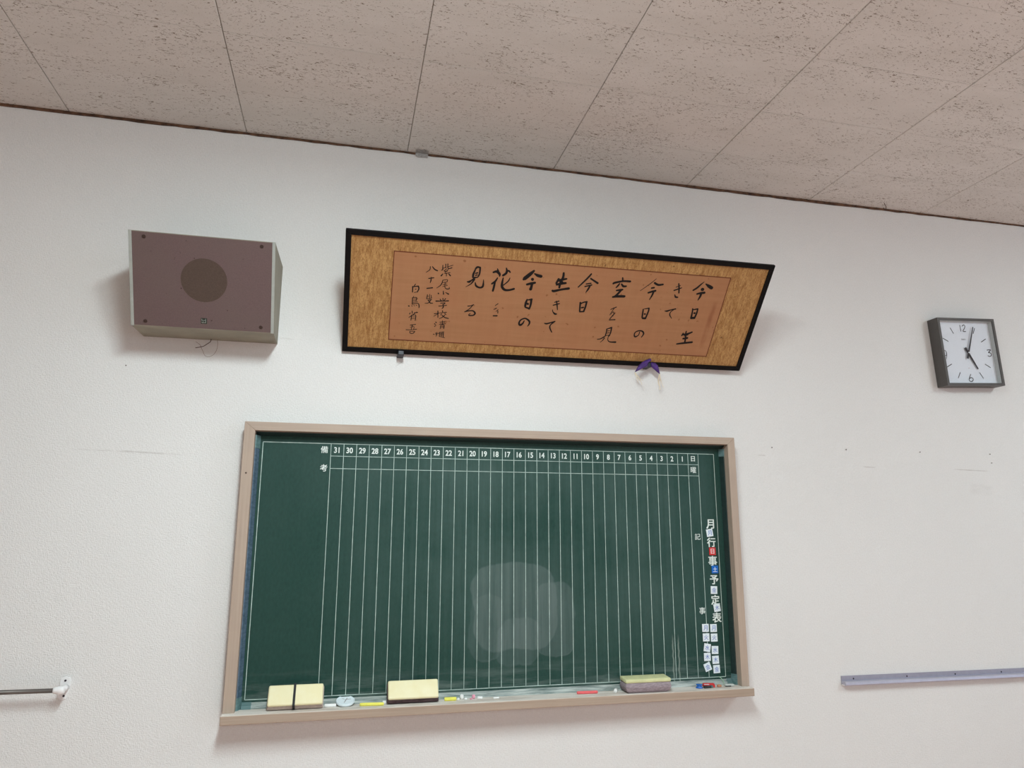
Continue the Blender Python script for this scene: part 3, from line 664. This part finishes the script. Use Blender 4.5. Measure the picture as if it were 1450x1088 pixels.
# brush strokes: "u v width" in tenths of a millimetre, strokes split by |
POEM="13349 3759 19,13232 3622 52,13130 3493 65,13004 3386 58|13445 3673 39,13591 3597 103,13722 3537 110|13361 3447 110,13377 3441 110|13202 3246 58,13331 3287 77,13481 3316 84|13368 3283 77,13357 3141 71,13311 2997 32/13201 2621 45,13226 2472 52,13242 2255 65|13251 2227 77,13361 2242 84|13227 2580 39,13402 2628 52|13412 2629 52,13419 2449 58,13386 2229 65|13317 2442 65,13338 2443 65/13103 1547 52,13070 1448 45|13209 1647 39,13213 1479 65|13119 1492 65,13304 1541 71,13461 1625 52|13183 1432 32,13314 1504 52|13168 1319 65,13328 1355 77|13246 1425 52,13275 1220 58,13276 1152 45|12965 1069 52,13241 1124 71,13582 1182 71/12342 3606 39,12400 3437 52,12450 3233 45|12231 3321 45,12345 3371 45,12508 3446 32|12270 3455 26,12428 3533 26|12304 3145 32,12362 3058 58,12445 3050 52/12074 2446 19,12177 2453 58,12335 2518 39,12498 2565 45|12435 2539 39,12335 2428 32,12324 2302 39,12445 2154 19/11401 3731 16,11195 3501 26,10879 3202 16|11377 3559 65,11538 3493 71,11718 3523 58|11310 3345 58,11399 3369 58|11223 3148 58,11340 3199 65,11482 3247 71|11424 3208 65,11396 3050 58,11338 2872 26/11191 2456 45,11206 2297 52,11226 2119 52|11259 2086 65,11364 2085 71|11231 2476 26,11411 2517 45|11411 2517 45,11417 2383 52,11375 2111 58|11287 2267 52,11316 2262 52/11278 1487 32,11264 1358 32,11161 1277 52,11095 1329 45,11099 1458 39,11220 1539 45,11380 1530 52,11459 1425 52,11408 1274 32/10071 3663 45,10099 3541 52|9762 3414 65,9830 3453 71,10128 3533 65,10393 3543 71|10003 3422 45,9957 3334 58,9906 3262 39|10089 3412 52,10174 3333 71,10280 3341 58|9950 3146 52,10077 3173 71,10173 3197 58|10114 3158 71,10017 2997 71,9937 2905 71|9860 2875 58,10037 2912 84,10302 2931 84/9891 2362 26,9996 2422 32,10096 2474 32|10034 2449 26,9926 2205 19,9903 2122 16|9937 2153 16,9998 2263 26,10049 2232 26,10037 2089 26|10100 2217 26,10016 2105 32,9944 1969 32|9927 1925 32,10154 1947 39/9920 1536 39,9926 1398 39,9918 1234 39|9906 1524 32,10093 1609 52|10093 1609 52,10103 1410 45,10078 1244 39|9941 1443 26,10038 1471 26|9943 1356 26,10048 1381 26|9931 1253 26,10056 1279 26|9626 1069 26,9756 1103 39,9890 1203 45|9903 1141 39,9842 1027 26,9772 949 19|10050 1260 26,10056 1077 26,10162 991 39,10388 994 65/8834 3716 52,8711 3524 58,8440 3168 39|8856 3535 52,9021 3448 58,9151 3380 65|8721 3314 39,8893 3354 45|8693 3211 45,8939 3290 45|8880 3259 58,8835 3113 58,8773 2980 26/8644 2552 58,8662 2380 52,8686 2208 52|8655 2501 45,8772 2579 45,8893 2605 52|8883 2604 58,8875 2395 58,8844 2219 58|8692 2180 45,8848 2202 52|8734 2351 52,8797 2369 52/7638 3417 77,7580 3260 65|7785 3666 65,7793 3502 77,7730 3281 77,7722 3097 65|7671 3376 90,7931 3453 58|7606 3205 71,7789 3262 84,7930 3286 71|7722 3364 97,7783 3295 97|7490 2952 71,7556 2943 84,7801 3019 71,8081 3084 84/7652 2498 32,7805 2554 39|7619 2376 39,7840 2454 39|7707 2554 26,7755 2420 45,7814 2200 26|7626 2187 26,7645 2119 26,7736 2031 58,7803 2025 45/7414 1613 32,7499 1601 52,7639 1652 45,7802 1720 39|7780 1697 39,7655 1558 39,7654 1433 45,7757 1261 32/6665 3666 66,6548 3532 115,6377 3353 120,6343 3317 82|6709 3559 44,6834 3500 93,6958 3476 98|6659 3342 93,6666 3331 93|6493 3125 71,6633 3172 82,6774 3211 71|6674 3167 82,6668 3040 82,6655 2954 98/6586 2537 38,6566 2406 76,6556 2261 66|6591 2509 33,6761 2550 66|6749 2534 71,6755 2333 66,6728 2157 49|6569 2219 49,6697 2184 60|6641 2365 66,6648 2354 66/6614 1665 33,6576 1559 55,6492 1479 71,6431 1549 60,6474 1685 49,6640 1764 49,6808 1663 60,6826 1546 49,6777 1453 27/5197 3494 60,5310 3530 82,5426 3443 76,5437 3362 38|5321 3640 27,5360 3547 66|5640 3692 33,5673 3586 66,5656 3489 71,5563 3405 71|5675 3573 55,5746 3592 55,5800 3542 44|5369 3288 38,5308 3159 60,5196 3053 55|5298 3131 60,5285 2935 66,5266 2780 60|5824 3324 27,5777 3195 38,5628 3031 33|5577 3304 38,5566 3096 71,5586 2958 82,5693 2854 76,5853 2852 66,6031 2913 66/5436 2205 22,5527 2289 25|5404 2050 25,5491 2100 30|5560 2047 25,5495 1970 19|5560 1989 30,5571 1903 22|5417 1790 41,5550 1799 46/4540 3577 38,4482 3369 66,4476 3245 55|4540 3577 55,4596 3643 60,4695 3630 55|4697 3616 55,4701 3413 49,4665 3288 44|4561 3402 41,4627 3429 44|4562 3326 38,4622 3347 38|4529 3236 55,4643 3259 38|4299 3059 38,4368 3064 71,4450 3134 44,4532 3209 49|4537 3168 60,4441 2996 38,4262 2858 14|4585 3048 33,4631 2927 60,4769 2868 55,4878 2932 66,4873 3180 22/4426 2111 33,4529 2132 27,4628 2182 33|4604 2166 27,4503 2016 27,4339 1876 33|4338 1881 33,4512 1931 38,4645 1931 44,4722 1844 55,4665 1760 44,4521 1744 44,4503 1786 27,4551 1827 22"
SIGN="3363 3611 28,3371 3459 35|3374 3493 24,3481 3553 24|3461 3660 31,3475 3518 24|3333 3422 28,3379 3449 31|3533 3676 31,3560 3508 31,3692 3543 31|3559 3576 24,3720 3640 21|3504 3486 24,3432 3395 24,3544 3404 24|3570 3475 24,3457 3311 24,3646 3361 24|3519 3334 24,3525 3214 24|3394 3289 28,3343 3217 49|3603 3306 31,3664 3242 45/3417 3050 24,3577 3079 24,3569 2992 24|3410 2962 21,3569 2992 24|3417 3050 24,3370 2872 31,3220 2731 17|3434 2877 21,3576 2923 21|3434 2807 21,3598 2865 21|3506 2970 24,3514 2795 24,3579 2730 31,3676 2744 31,3664 2800 17/3303 2540 42,3311 2523 42|3474 2634 28,3492 2519 42|3560 2588 21,3671 2532 45/3390 2309 31,3428 2265 31|3485 2351 31,3499 2270 28|3584 2348 31,3533 2266 28|3250 2227 45,3495 2245 31,3691 2270 45|3421 2157 28,3584 2180 28,3509 2102 28|3507 2120 31,3534 2014 38,3491 1946 24|3367 2038 28,3643 2087 28/3231 1721 28,3409 1759 28|3352 1838 35,3376 1585 28|3362 1730 21,3223 1622 21|3516 1861 31,3530 1814 28|3441 1772 21,3670 1813 28|3494 1739 28,3467 1682 21|3608 1765 28,3652 1724 31|3615 1692 28,3525 1595 28,3430 1541 21|3516 1686 28,3624 1601 35,3761 1570 35/3310 1396 28,3339 1373 35|3277 1320 35,3302 1304 35|3287 1210 28,3338 1269 21|3459 1406 21,3656 1445 21|3481 1360 21,3645 1389 21|3452 1306 21,3690 1347 21|3554 1468 21,3570 1303 21|3505 1280 21,3502 1131 21|3506 1272 21,3628 1295 28,3635 1147 28|3510 1224 21,3619 1243 21|3515 1176 21,3624 1195 21/3272 891 28,3306 886 28|3351 953 21,3409 862 24|3388 981 21,3381 804 17|3356 897 21,3470 941 21|3499 988 28,3499 811 24|3500 981 21,3655 1009 28|3522 926 21,3654 953 28|3527 870 21,3666 897 21|3557 984 21,3579 816 21|3616 996 21,3654 783 28|3516 812 21,3705 775 21/2930 3525 28,2918 3405 28,2799 3300 17|3003 3531 28,3091 3436 42,3191 3393 42/2914 3080 35,3088 3117 35|2997 3131 28,2995 2999 38,2976 2922 21/2883 2695 38,3074 2734 42/2920 2452 28,2908 2292 28|2926 2382 17,2973 2403 17|2999 2475 21,3005 2299 21|3051 2444 21,3076 2339 28|2917 2292 21,3077 2332 21|2954 2242 28,3082 2276 28|3066 2268 28,2980 2136 28,2857 2117 17|2971 2243 28,3045 2141 35,3137 2137 28/2463 2827 28,2413 2729 28|2375 2726 42,2381 2518 35|2366 2715 28,2571 2759 42|2572 2752 42,2595 2656 42,2551 2530 35|2469 2629 28,2500 2638 28|2446 2505 21,2525 2528 21/2441 2357 21,2408 2291 21|2397 2297 28,2407 2042 28|2398 2290 21,2541 2318 28,2535 2194 28|2412 2238 17,2529 2264 17|2406 2177 21,2544 2201 21|2411 2114 21,2587 2155 21|2406 2049 28,2608 2092 28,2659 1988 35,2654 1916 24|2282 1969 42,2302 1963 42|2388 1987 21,2412 1971 28|2468 2003 21,2496 1984 21|2548 2023 21,2573 2000 21/2427 1774 28,2434 1685 28|2361 1698 28,2338 1649 28|2507 1708 28,2620 1733 35|2325 1514 21,2464 1632 28,2586 1749 17|2416 1611 28,2408 1410 28|2427 1604 21,2563 1621 28,2563 1409 28|2422 1539 17,2562 1555 17|2427 1473 17,2560 1493 17/2397 1207 28,2592 1250 28|2478 1220 28,2443 1033 21|2403 1127 21,2533 1157 21,2534 1050 21|2262 1014 28,2444 1018 21,2640 1057 28|2399 956 21,2421 883 28,2521 882 28,2582 953 28|2399 956 21,2580 968 21"
CLK="1426 2863 31,1435 2575 31/1543 2814 31,1631 2876 31,1699 2839 31,1667 2730 31,1546 2577 31,1695 2567 31/2712 1704 31,2914 1720 31,2764 1589 31,2855 1581 31,2919 1497 31,2829 1410 31,2707 1438 31/1569 558 31,1456 369 31,1444 285 31,1526 223 31,1636 273 31,1663 357 31,1574 411 31,1482 373 31/871 2713 31,998 2467 31/380 2225 31,640 2085 31/618 1021 31,362 893 31/1013 638 31,866 395 31/2086 637 31,2236 385 31/2472 1039 31,2734 884 31/2733 2225 31,2469 2083 31/2218 2721 31,2098 2481 31"

# ------------------------------------------------------------------ framed calligraphy, hung leaning out
PO = Vector((0.3103, -0.0150, 2.1635)); PU = Vector((0.9999, -0.0103, 0.0043)).normalized(); PN = Vector((-0.0048, -0.7457, -0.6662)); PN = (PN-PU*PN.dot(PU)).normalized(); PV = PN.cross(PU)
pm = Matrix((PU, PV, PN)).transposed().to_4x4(); pm.translation = PO
pl = thing('framed_calligraphy', 'long framed brush calligraphy on gold mount, black frame leaning out from the wall', 'picture'); pl.matrix_world = pm
PW, PH = 1.6049, 0.4646
ID = lambda a, b, c: Vector((a, b, c))
fw_ = 0.0195
def frail(poly, lb):
    bm = bmesh.new(); prism(bm, poly, ID, -0.013, 0.0); bev_all(bm, 0.0018, 2); meshobj('frame_rail', bm, M_BLACK, pl)['label'] = lb
frail([(0, 0), (PW, 0), (PW-fw_, fw_), (fw_, fw_)], 'black lower rail'); frail([(0, PH), (fw_, PH-fw_), (PW-fw_, PH-fw_), (PW, PH)], 'black upper rail')
frail([(0, 0), (fw_, fw_), (fw_, PH-fw_), (0, PH)], 'black left rail'); frail([(PW, 0), (PW, PH), (PW-fw_, PH-fw_), (PW-fw_, fw_)], 'black right rail')
box('brocade_mount', (fw_-0.002, fw_-0.002, -0.009), (PW-fw_+0.002, PH-fw_+0.002, -0.0050), M_SILK, pl)
# mount seams beside the sheet
M_SEAM = plain('brown_seam', (0.30, 0.11, 0.04))
for x, y0, y1 in ((0.193, 0.400, PH-fw_), (1.405, fw_, 0.058)): box('mount_seam', (x-0.0006, y0, -0.0051), (x+0.0006, y1, -0.0046), M_SEAM, pl)
A0, A1, B0, B1 = 0.1662, 1.4371, 0.0597, 0.3976
box('paper_sheet', (A0, B0, -0.0052), (A1, B1, -0.0040), M_PAPER, pl)
bm = bmesh.new(); g = 0.0028
for lo, hi in (((A0-g, B0-g), (A1+g, B0)), ((A0-g, B1), (A1+g, B1+g)), ((A0-g, B0), (A0, B1)), ((A1, B0), (A1+g, B1))): bx(bm, (*lo, -0.0052), (*hi, -0.0036))
meshobj('border_line', bm, M_BORDER, pl)
for q in POEM.split('/'): flat('brush_character', ink(q, -0.00385, wmul=1.22), M_INK, pl)['label'] = 'large black brush character'
for q in SIGN.split('/'): flat('brush_character', ink(q, -0.00385, wmul=1.1), M_INK, pl)['label'] = 'small black brush character of the signature'
pinv = pm.inverted()
for x in (0.62, 1.60):
    bm = bmesh.new(); tube(bm, [pinv @ Vector((x, -0.245, 2.455)), pinv @ Vector((x, -0.12, 2.50)), pinv @ Vector((x, -0.002, 2.545))], 0.0016, 6); meshobj('hanging_cord', bm, M_WIRE2, pl)
# support clips and the purple cushion
def hook(label, x, z, s):
    t = thing('wall_hook', label, 'hook', (x, 0, z), group='metal hooks under the framed calligraphy')
    bm = bmesh.new(); bx(bm, (-0.011*s, -0.045, -0.010), (0.011*s, -0.002, -0.0075), 0.001); bx(bm, (-0.0085*s, -0.0500, -0.0095), (0.0095*s, -0.045, 0.0065), 0.0022, 2)
    bx(bm, (-0.009*s, -0.003, -0.011), (0.009*s, -0.0002, 0.004), 0.001)
    meshobj('bracket', bm, M_CLIP, t)
    bm = bmesh.new(); cyl(bm, (0, -0.0475, 0.0), (0, -0.0495, 0.0), 0.004*s, seg=10); meshobj('rivet', bm, M_CLIP, t)
hook('dark metal hook under the left of the framed calligraphy', 0.5215, 2.1645, 1.15)
hook('dark metal clip at the centre of the purple cushion', 1.5060, 2.1740, 0.95)
def petal(outline, y, dep, name, par):
    bm = bmesh.new(); n = len(outline); cx = sum(p[0] for p in outline)/n; cz = sum(p[1] for p in outline)/n
    rows = []
    for k, (s, d) in enumerate(((1.0, 0.0), (0.93, 0.45), (0.72, 0.82), (0.4, 1.0))):
        rows.append(([bm.verts.new((cx+(x-cx)*s, y-d*dep, cz+(z-cz)*s)) for x, z in outline], [bm.verts.new((cx+(x-cx)*s, y+d*dep*0.3, cz+(z-cz)*s)) for x, z in outline] if k else None))
    F = [r[0] for r in rows]; B = [rows[0][0]] + [r[1] for r in rows[1:]]
    for S in (F, B):
        for P, Q in zip(S, S[1:]):
            for k in range(n): bm.faces.new((P[k], P[(k+1) % n], Q[(k+1) % n], Q[k]))
        bm.faces.new(S[-1])
    return meshobj(name, bm, M_PURPLE, par, True)
pc = thing('tasselled_cushion', 'purple silk cushion with cream tassels pinned under the framed calligraphy', 'cushion', (1.5, 0, 2.17))
def rel(P): return [(x-1.5, z-2.17) for x, z in P]
petal(rel([(1.440, 2.1360), (1.4494, 2.152), (1.4588, 2.1663), (1.4725, 2.1787), (1.4908, 2.1904), (1.5111, 2.1973), (1.5141, 2.1885), (1.5000, 2.1779), (1.495, 2.1628), (1.4806, 2.1568), (1.4625, 2.1474)]), -0.052, 0.009, 'cushion_wing', pc)
petal(rel([(1.5120, 2.181), (1.5283, 2.1797), (1.5402, 2.1696), (1.5445, 2.1528), (1.5476, 2.1343), (1.5378, 2.1408), (1.5249, 2.1518), (1.5109, 2.1638)]), -0.052, 0.009, 'cushion_wing', pc)
for S in ([[(1.4411, 2.1365), (1.4482, 2.1182), (1.4607, 2.0978)], [(1.4415, 2.1365), (1.4560, 2.1210), (1.4787, 2.1081)], [(1.4420, 2.1365), (1.4640, 2.1151), (1.4758, 2.0901)], [(1.4418, 2.1365), (1.452, 2.121), (1.470, 2.106)]],
          [[(1.5470, 2.1350), (1.5423, 2.1145), (1.5448, 2.0956)], [(1.5476, 2.1350), (1.5522, 2.1107), (1.5483, 2.0725)], [(1.5474, 2.1350), (1.5585, 2.1026), (1.5689, 2.0841)], [(1.5472, 2.1350), (1.5473, 2.102), (1.5551, 2.075)], [(1.5472, 2.1350), (1.546, 2.110), (1.550, 2.088)]]):
    bm = bmesh.new()
    for q, P in enumerate(S):
        P = rel(P); tube(bm, smooth_pts([(P[0][0], -0.052, P[0][1]), (P[1][0], -0.048+0.003*q, P[1][1]), (P[2][0], -0.040, P[2][1])], 5), [0.0011]*5+[0.0009]*6, 5)
    meshobj('tassel', bm, M_CREAM, pc)['label'] = 'thin cream thread tassel'

# ------------------------------------------------------------------ wall speaker
sp = thing('wall_speaker', 'mauve fronted grey wall speaker, wedge cabinet tilted downwards', 'speaker', (-0.139, 0, 2.18))
SX0, SX1 = -0.362+0.139, 0.0825+0.139
prof = [(-0.0005, 0.001), (-0.155, -0.002), (-0.295, 0.272), (-0.0005, 0.296)]
tk = 0.0095
for a, b, lb in ((SX0, SX0+tk, 'left olive grey side panel'), (SX1-tk, SX1, 'right olive grey side panel')):
    bm = bmesh.new(); prism(bm, prof, YZ, a, b); bev_all(bm, 0.0007)
    meshobj('side_panel', bm, M_CASE, sp)['label'] = lb
ft = Vector((0, -0.140, 0.274)).normalized(); fn = Vector((0, -ft.z, ft.y)); fb = Vector((0, -0.155, -0.002)); FL = 0.3077
fm = Matrix((Vector((1, 0, 0)), ft, fn)).transposed().to_4x4(); fm.translation = fb
for a, b in ((SX0, SX0+tk), (SX1-tk, SX1)):
    bm = bmesh.new(); bx(bm, (a, 0.0, 0.0002), (b, FL, 0.0016), 0.0004); o = meshobj('front_trim', bm, M_TRIM, sp); o.matrix_local = fm; o['label'] = 'pale grey edge trim'
bm = bmesh.new(); prism(bm, [(-0.0005, 0.0014), (-0.1545, -0.0014), (-0.1575, 0.008), (-0.0005, 0.010)], YZ, SX0+tk, SX1-tk); meshobj('bottom_panel', bm, M_CASE, sp)
bm = bmesh.new(); prism(bm, [(-0.2945, 0.2716), (-0.2915, 0.264), (-0.0005, 0.286), (-0.0005, 0.2956)], YZ, SX0+tk, SX1-tk); meshobj('top_panel', bm, M_CASE, sp)
bm = bmesh.new(); bx(bm, (SX0+tk, 0.003, -0.010), (SX1-tk, FL-0.003, 0.0006)); o = meshobj('cloth_front', bm, M_CLOTH, sp); o.matrix_local = fm; o['label'] = 'mauve cloth front'
bm = bmesh.new(); cyl(bm, (0.001, 0.1640, 0.0004), (0.001, 0.1640, 0.0009), 0.0715, seg=64); o = meshobj('driver_opening', bm, M_CONE, sp); o.matrix_local = fm; o['label'] = 'darker round patch over the driver'
for x, v in ((-0.178, 0.2900), (0.1787, 0.2900), (-0.1795, 0.0165), (0.1798, 0.0190)):
    bm = bmesh.new(); cyl(bm, (x, v, 0.0005), (x, v, 0.0022), 0.0062, 0.0052, seg=14); cyl(bm, (x, v, 0.0022), (x, v, 0.0030), 0.0024, seg=8)
    o = meshobj('screw', bm, M_SCREW, sp); o.matrix_local = fm
bm = bmesh.new(); bx(bm, (-0.0095, 0.0195, 0.0005), (0.0095, 0.0385, 0.0016), 0.0004); o = meshobj('badge', bm, M_BADGE, sp); o.matrix_local = fm
bm = bmesh.new()
for P in ([(-0.006, 0.031), (0.0045, 0.031)], [(0.0055, 0.036), (0.0055, 0.0225)], [(0.0045, 0.0235), (-0.0015, 0.0235), (-0.0025, 0.027)], [(-0.0065, 0.0355), (-0.0065, 0.030)], [(-0.007, 0.025), (-0.0035, 0.022)]):
    ribbon(bm, [(a, b, 0.0018) for a, b in P], 0.0018)
me_ = flat('emblem', bm, M_BADGEL, sp); me_.matrix_local = fm
bm = bmesh.new(); tube(bm, [(x+0.139, -0.02, z-2.18) for x, z in smooth_pts([(-0.1386, 2.1800), (-0.1407, 2.1707), (-0.1509, 2.1616), (-0.1617, 2.1532), (-0.174, 2.1489), (-0.1878, 2.1459)])], 0.0014, 6)
meshobj('wire', bm, M_WIRE, sp)['label'] = 'short dark wire stub'
bm = bmesh.new(); tube(bm, [(x+0.139, -0.02, z-2.18) for x, z in smooth_pts([(-0.1174, 2.1805), (-0.1162, 2.1538), (-0.1205, 2.1352), (-0.1297, 2.122), (-0.1445, 2.1155), (-0.1551, 2.1205), (-0.1612, 2.1328), (-0.1689, 2.1478), (-0.1735, 2.1574), (-0.1883, 2.1677)])], 0.0006, 5)
meshobj('wire', bm, M_WIRE2, sp)['label'] = 'fine looped thread'

# ------------------------------------------------------------------ clock
ck = thing('wall_clock', 'square white clock in a deep dark grey case showing three past five', 'clock', (2.9205, 0, 2.1535), (0, -math.radians(2.6), 0))
S = 0.3125; th = 0.0115; CD = 0.058
bm = bmesh.new()
prism(bm, [(0, 0), (S, 0), (S-th, th), (th, th)], XZ, -CD, -0.0005); prism(bm, [(0, S), (th, S-th), (S-th, S-th), (S, S)], XZ, -CD, -0.0005)
prism(bm, [(0, 0), (th, th), (th, S-th), (0, S)], XZ, -CD, -0.0005); prism(bm, [(S, 0), (S, S), (S-th, S-th), (S-th, th)], XZ, -CD, -0.0005)
bmesh.ops.remove_doubles(bm, verts=bm.verts[:], dist=1e-5)
meshobj('case', bm, M_CLOCK, ck)
box('dial', (th, -0.034, th), (S-th, -0.004, S-th), M_DIAL, ck)
for i, q in enumerate(CLK.split('/')): flat('numeral' if i < 4 else 'hour_tick', ink(q, 0.0, wmul=1.2), M_NUM, ck, (0, -0.0345, 0), STAND)
bm = bmesh.new()
ribbon(bm, [(0.0445, 0.1560, 0.0028), (0.0420, 0.1440, 0.0028), (0.0330, 0.1420, 0.0028), (0.0255, 0.1500, 0.0028), (0.0265, 0.1600, 0.0028), (0.0350, 0.1655, 0.0028), (0.0440, 0.1600, 0.0028), (0.0440, 0.1450, 0.0028), (0.0385, 0.1270, 0.0028)], 0.0002)
flat('numeral', bm, M_NUM, ck, (0, -0.0345, 0), STAND)
bm = bmesh.new(); text_bm(bm, 'SEIKO', 0.1500, 0.2190, 0.0062, 'h', 1.1, 0.03); flat('fine_print', bm, M_BRANDP, ck, (0, -0.0345, 0), STAND)
bm = bmesh.new(); ribbon(bm, [(0.1517, 0.0850, 0.0030), (0.1557, 0.0850, 0.0030)], 0.0); flat('dial_mark', bm, M_REDP, ck, (0, -0.0345, 0), STAND)
def handp(name, P, y):
    bm = bmesh.new(); prism(bm, P, XZ, y-0.0012, y); meshobj(name, bm, M_HAND, ck)
def hpoly(cx, cz, tx, tz, wt, wb, tail, wtail):
    dx, dz = tx-cx, tz-cz; l = math.hypot(dx, dz); dx /= l; dz /= l; nx, nz = -dz, dx
    return [(cx-dx*tail+nx*wtail, cz-dz*tail+nz*wtail), (cx-dx*tail-nx*wtail, cz-dz*tail-nz*wtail), (cx-nx*wb, cz-nz*wb), (tx-nx*wt, tz-nz*wt), (tx+nx*wt, tz+nz*wt), (cx+nx*wb, cz+nz*wb)]
handp('hour_hand', hpoly(0.1590, 0.1558, 0.1985, 0.0800, 0.0030, 0.0048, 0.026, 0.0060), -0.0385)
handp('minute_hand', hpoly(0.1590, 0.1558, 0.2060, 0.2765, 0.0018, 0.0038, 0.030, 0.0048), -0.0410)
bm = bmesh.new(); cyl(bm, (0.1590, -0.0355, 0.1558), (0.1590, -0.0440, 0.1558), 0.0030, seg=16); meshobj('hub', bm, M_DIAL, ck)
bm = bmesh.new(); l2 = 0.0012
for lo, hi in (((th, th), (S-th, th+l2)), ((th, S-th-l2), (S-th, S-th)), ((th, th), (th+l2, S-th)), ((S-th-l2, th), (S-th, S-th))): bx(bm, (lo[0], -0.0535, lo[1]), (hi[0], -0.034, hi[1]))
meshobj('inner_bezel', bm, M_BEZEL, ck)['label'] = 'pale inner lining of the case'
bm = bmesh.new(); bx(bm, (th, -0.0560, th), (S-th, -0.0545, S-th)); meshobj('glass', bm, M_GLASS, ck)

# ------------------------------------------------------------------ aluminium rail at the right
RX0, RX1 = 2.2940, 4.9
rl = thing('display_rail', 'lavender grey aluminium display rail with screw holes, low at the right', 'rail', (RX0, 0, 0.926), (0, math.radians(0.28), 0))
bm = bmesh.new(); prism(bm, [(0, 0.033), (-0.0035, 0.033), (-0.0042, 0.010), (-0.006, 0.004), (0, 0.0)], YZ, 0, RX1-RX0); meshobj('back_strip', bm, M_ALU, rl)
bm = bmesh.new(); prism(bm, [(-0.0036, 0.0150), (-0.0200, 0.0150), (-0.0260, 0.0115), (-0.0280, 0.0035), (-0.0265, 0.0), (-0.0036, 0.0)], YZ, 0.0006, RX1-RX0); meshobj('lip', bm, M_ALU2, rl)['label'] = 'paler front lip'
bm = bmesh.new(); prism(bm, [(-0.0045, 0.0005), (-0.0190, 0.0005), (-0.0190, 0.0028), (-0.0045, 0.0028)], YZ, -0.0012, 0.0008); meshobj('painted_end_glint', bm, M_WHITEP, rl)  # small white piece stands in for a highlight at the rail's end
for x in (2.3481, 2.5980, 2.8321, 3.0640, 3.30, 3.54, 3.78, 4.02):
    bm = bmesh.new(); cyl(bm, (x-RX0, -0.0036, 0.0215), (x-RX0, -0.0045, 0.0215), 0.0032, seg=12); meshobj('screw', bm, M_HOLE, rl)

# ------------------------------------------------------------------ rod with white bracket at the left
rd = thing('wall_rod', 'dull steel rod held by a white plastic bracket, low at the left', 'rod', (-0.476, 0, 1.04))
PR = 0.050
bm = bmesh.new(); tube(bm, [(-1.30, -PR, 0.0085), (-0.30, -PR, 0.0035), (-0.012, -PR, 0.0015)], 0.0067, 14); meshobj('rod', bm, M_ROD, rd, True)
def bracket(dx):
    bm = bmesh.new()
    out = [(0.016, 0.020), (0.0165, 0.010), (0.011, -0.006), (0.006, -0.033), (-0.005, -0.037), (-0.016, -0.031), (-0.020, -0.016), (-0.012, -0.004), (-0.016, 0.016), (-0.013, 0.028), (0.000, 0.0325), (0.012, 0.029)]
    prism(bm, [(a+dx, b) for a, b in out], XZ, -0.0045, -0.0003); bev_all(bm, 0.001); meshobj('wall_plate', bm, M_WHITEP, rd)
    bm = bmesh.new(); cyl(bm, (dx+0.005, -0.004, 0.001), (dx+0.005, -PR-0.004, 0.001), 0.0085, 0.0095, seg=18); meshobj('arm', bm, M_WHITEP, rd, True)
    bm = bmesh.new(); tube(bm, [(dx-0.016, -PR, 0.0015), (dx-0.012, -PR, 0.0015), (dx-0.002, -PR, 0.0015), (dx+0.010, -PR, 0.001), (dx+0.015, -PR, 0.001)], [0.0085, 0.0095, 0.0115, 0.0115, 0.008], 18); meshobj('socket', bm, M_WHITEP, rd, True)
    for x, z in ((0.0, 0.021), (0.0, -0.024)):
        bm = bmesh.new(); cyl(bm, (dx+x, -0.0044, z), (dx+x, -0.0058, z), 0.0032, seg=12); meshobj('screw', bm, M_HOLE, rd)
bracket(0.0)
o = rd
# ------------------------------------------------------------------ small marks on wall and ceiling
def nail(x, z, label, r=0.0022):
    bm = bmesh.new(); cyl(bm, (x, 0.0, z), (x, -0.0035, z), r*0.55, seg=8); cyl(bm, (x, -0.0035, z), (x, -0.0050, z), r, r*0.8, seg=10)
    o = meshobj('nail', bm, M_SCREW); tag(o, label, 'nail', 'small nails in the wall')
nail(2.0595, 1.8606, 'small dark nail nearest the chalkboard, in the row right of it')
nail(2.4135, 1.8613, 'second small dark nail from the chalkboard in the row')
nail(2.7849, 1.8605, 'third small dark nail from the chalkboard in the row')
nail(3.1562, 1.8607, 'fourth and farthest small dark nail in the row below the clock')
nail(3.1594, 1.8212, 'small brown nail just below the farthest nail of the row', 0.0020)
nail(-0.4066, 2.0744, 'tiny brown nail left of and below the wall speaker', 0.0020)
# open screw hook in the ceiling
bm = bmesh.new(); P = [(2.700, -0.052, 3.0), (2.700, -0.052, 2.9945), (2.7050, -0.051, 2.990), (2.7080, -0.050, 2.983), (2.7070, -0.050, 2.975), (2.7010, -0.050, 2.9715), (2.6950, -0.050, 2.9745), (2.6935, -0.050, 2.979)]
tube(bm, smooth_pts(P, 4), 0.0014, 6); o = meshobj('ceiling_hook', bm, M_WIRE); tag(o, 'small brown open hook screwed into the ceiling edge at right', 'hook')
# scrap of grey tape over the ceiling joint
bm = bmesh.new(); rnd = random.Random(3)
nx, ny = 12, 5; grid = []
for i in range(nx+1):
    row = []
    for j in range(ny+1):
        s = j/ny; x = 0.556 + 0.050*i/nx + (rnd.uniform(-0.002, 0.002) if 0 < i < nx else 0)
        if s < 0.6: c = (x, -0.030*(1-s/0.6)-0.003-rnd.uniform(0, 0.001), 2.9985-rnd.uniform(0, 0.0025))
        else: c = (x, -0.0058-rnd.uniform(0, 0.0022), 2.9975-0.0135*(s-0.6)/0.4-(rnd.uniform(0, 0.004) if j == ny else 0))
        row.append(bm.verts.new(c))
    grid.append(row)
for i in range(nx):
    for j in range(ny): bm.faces.new((grid[i][j], grid[i+1][j], grid[i+1][j+1], grid[i][j+1]))
bmesh.ops.solidify(bm, geom=bm.faces[:], thickness=0.0004)
o = meshobj('tape_scrap', bm, M_TAPE); tag(o, 'crumpled scrap of grey tape stuck over the wall and ceiling joint', 'tape')
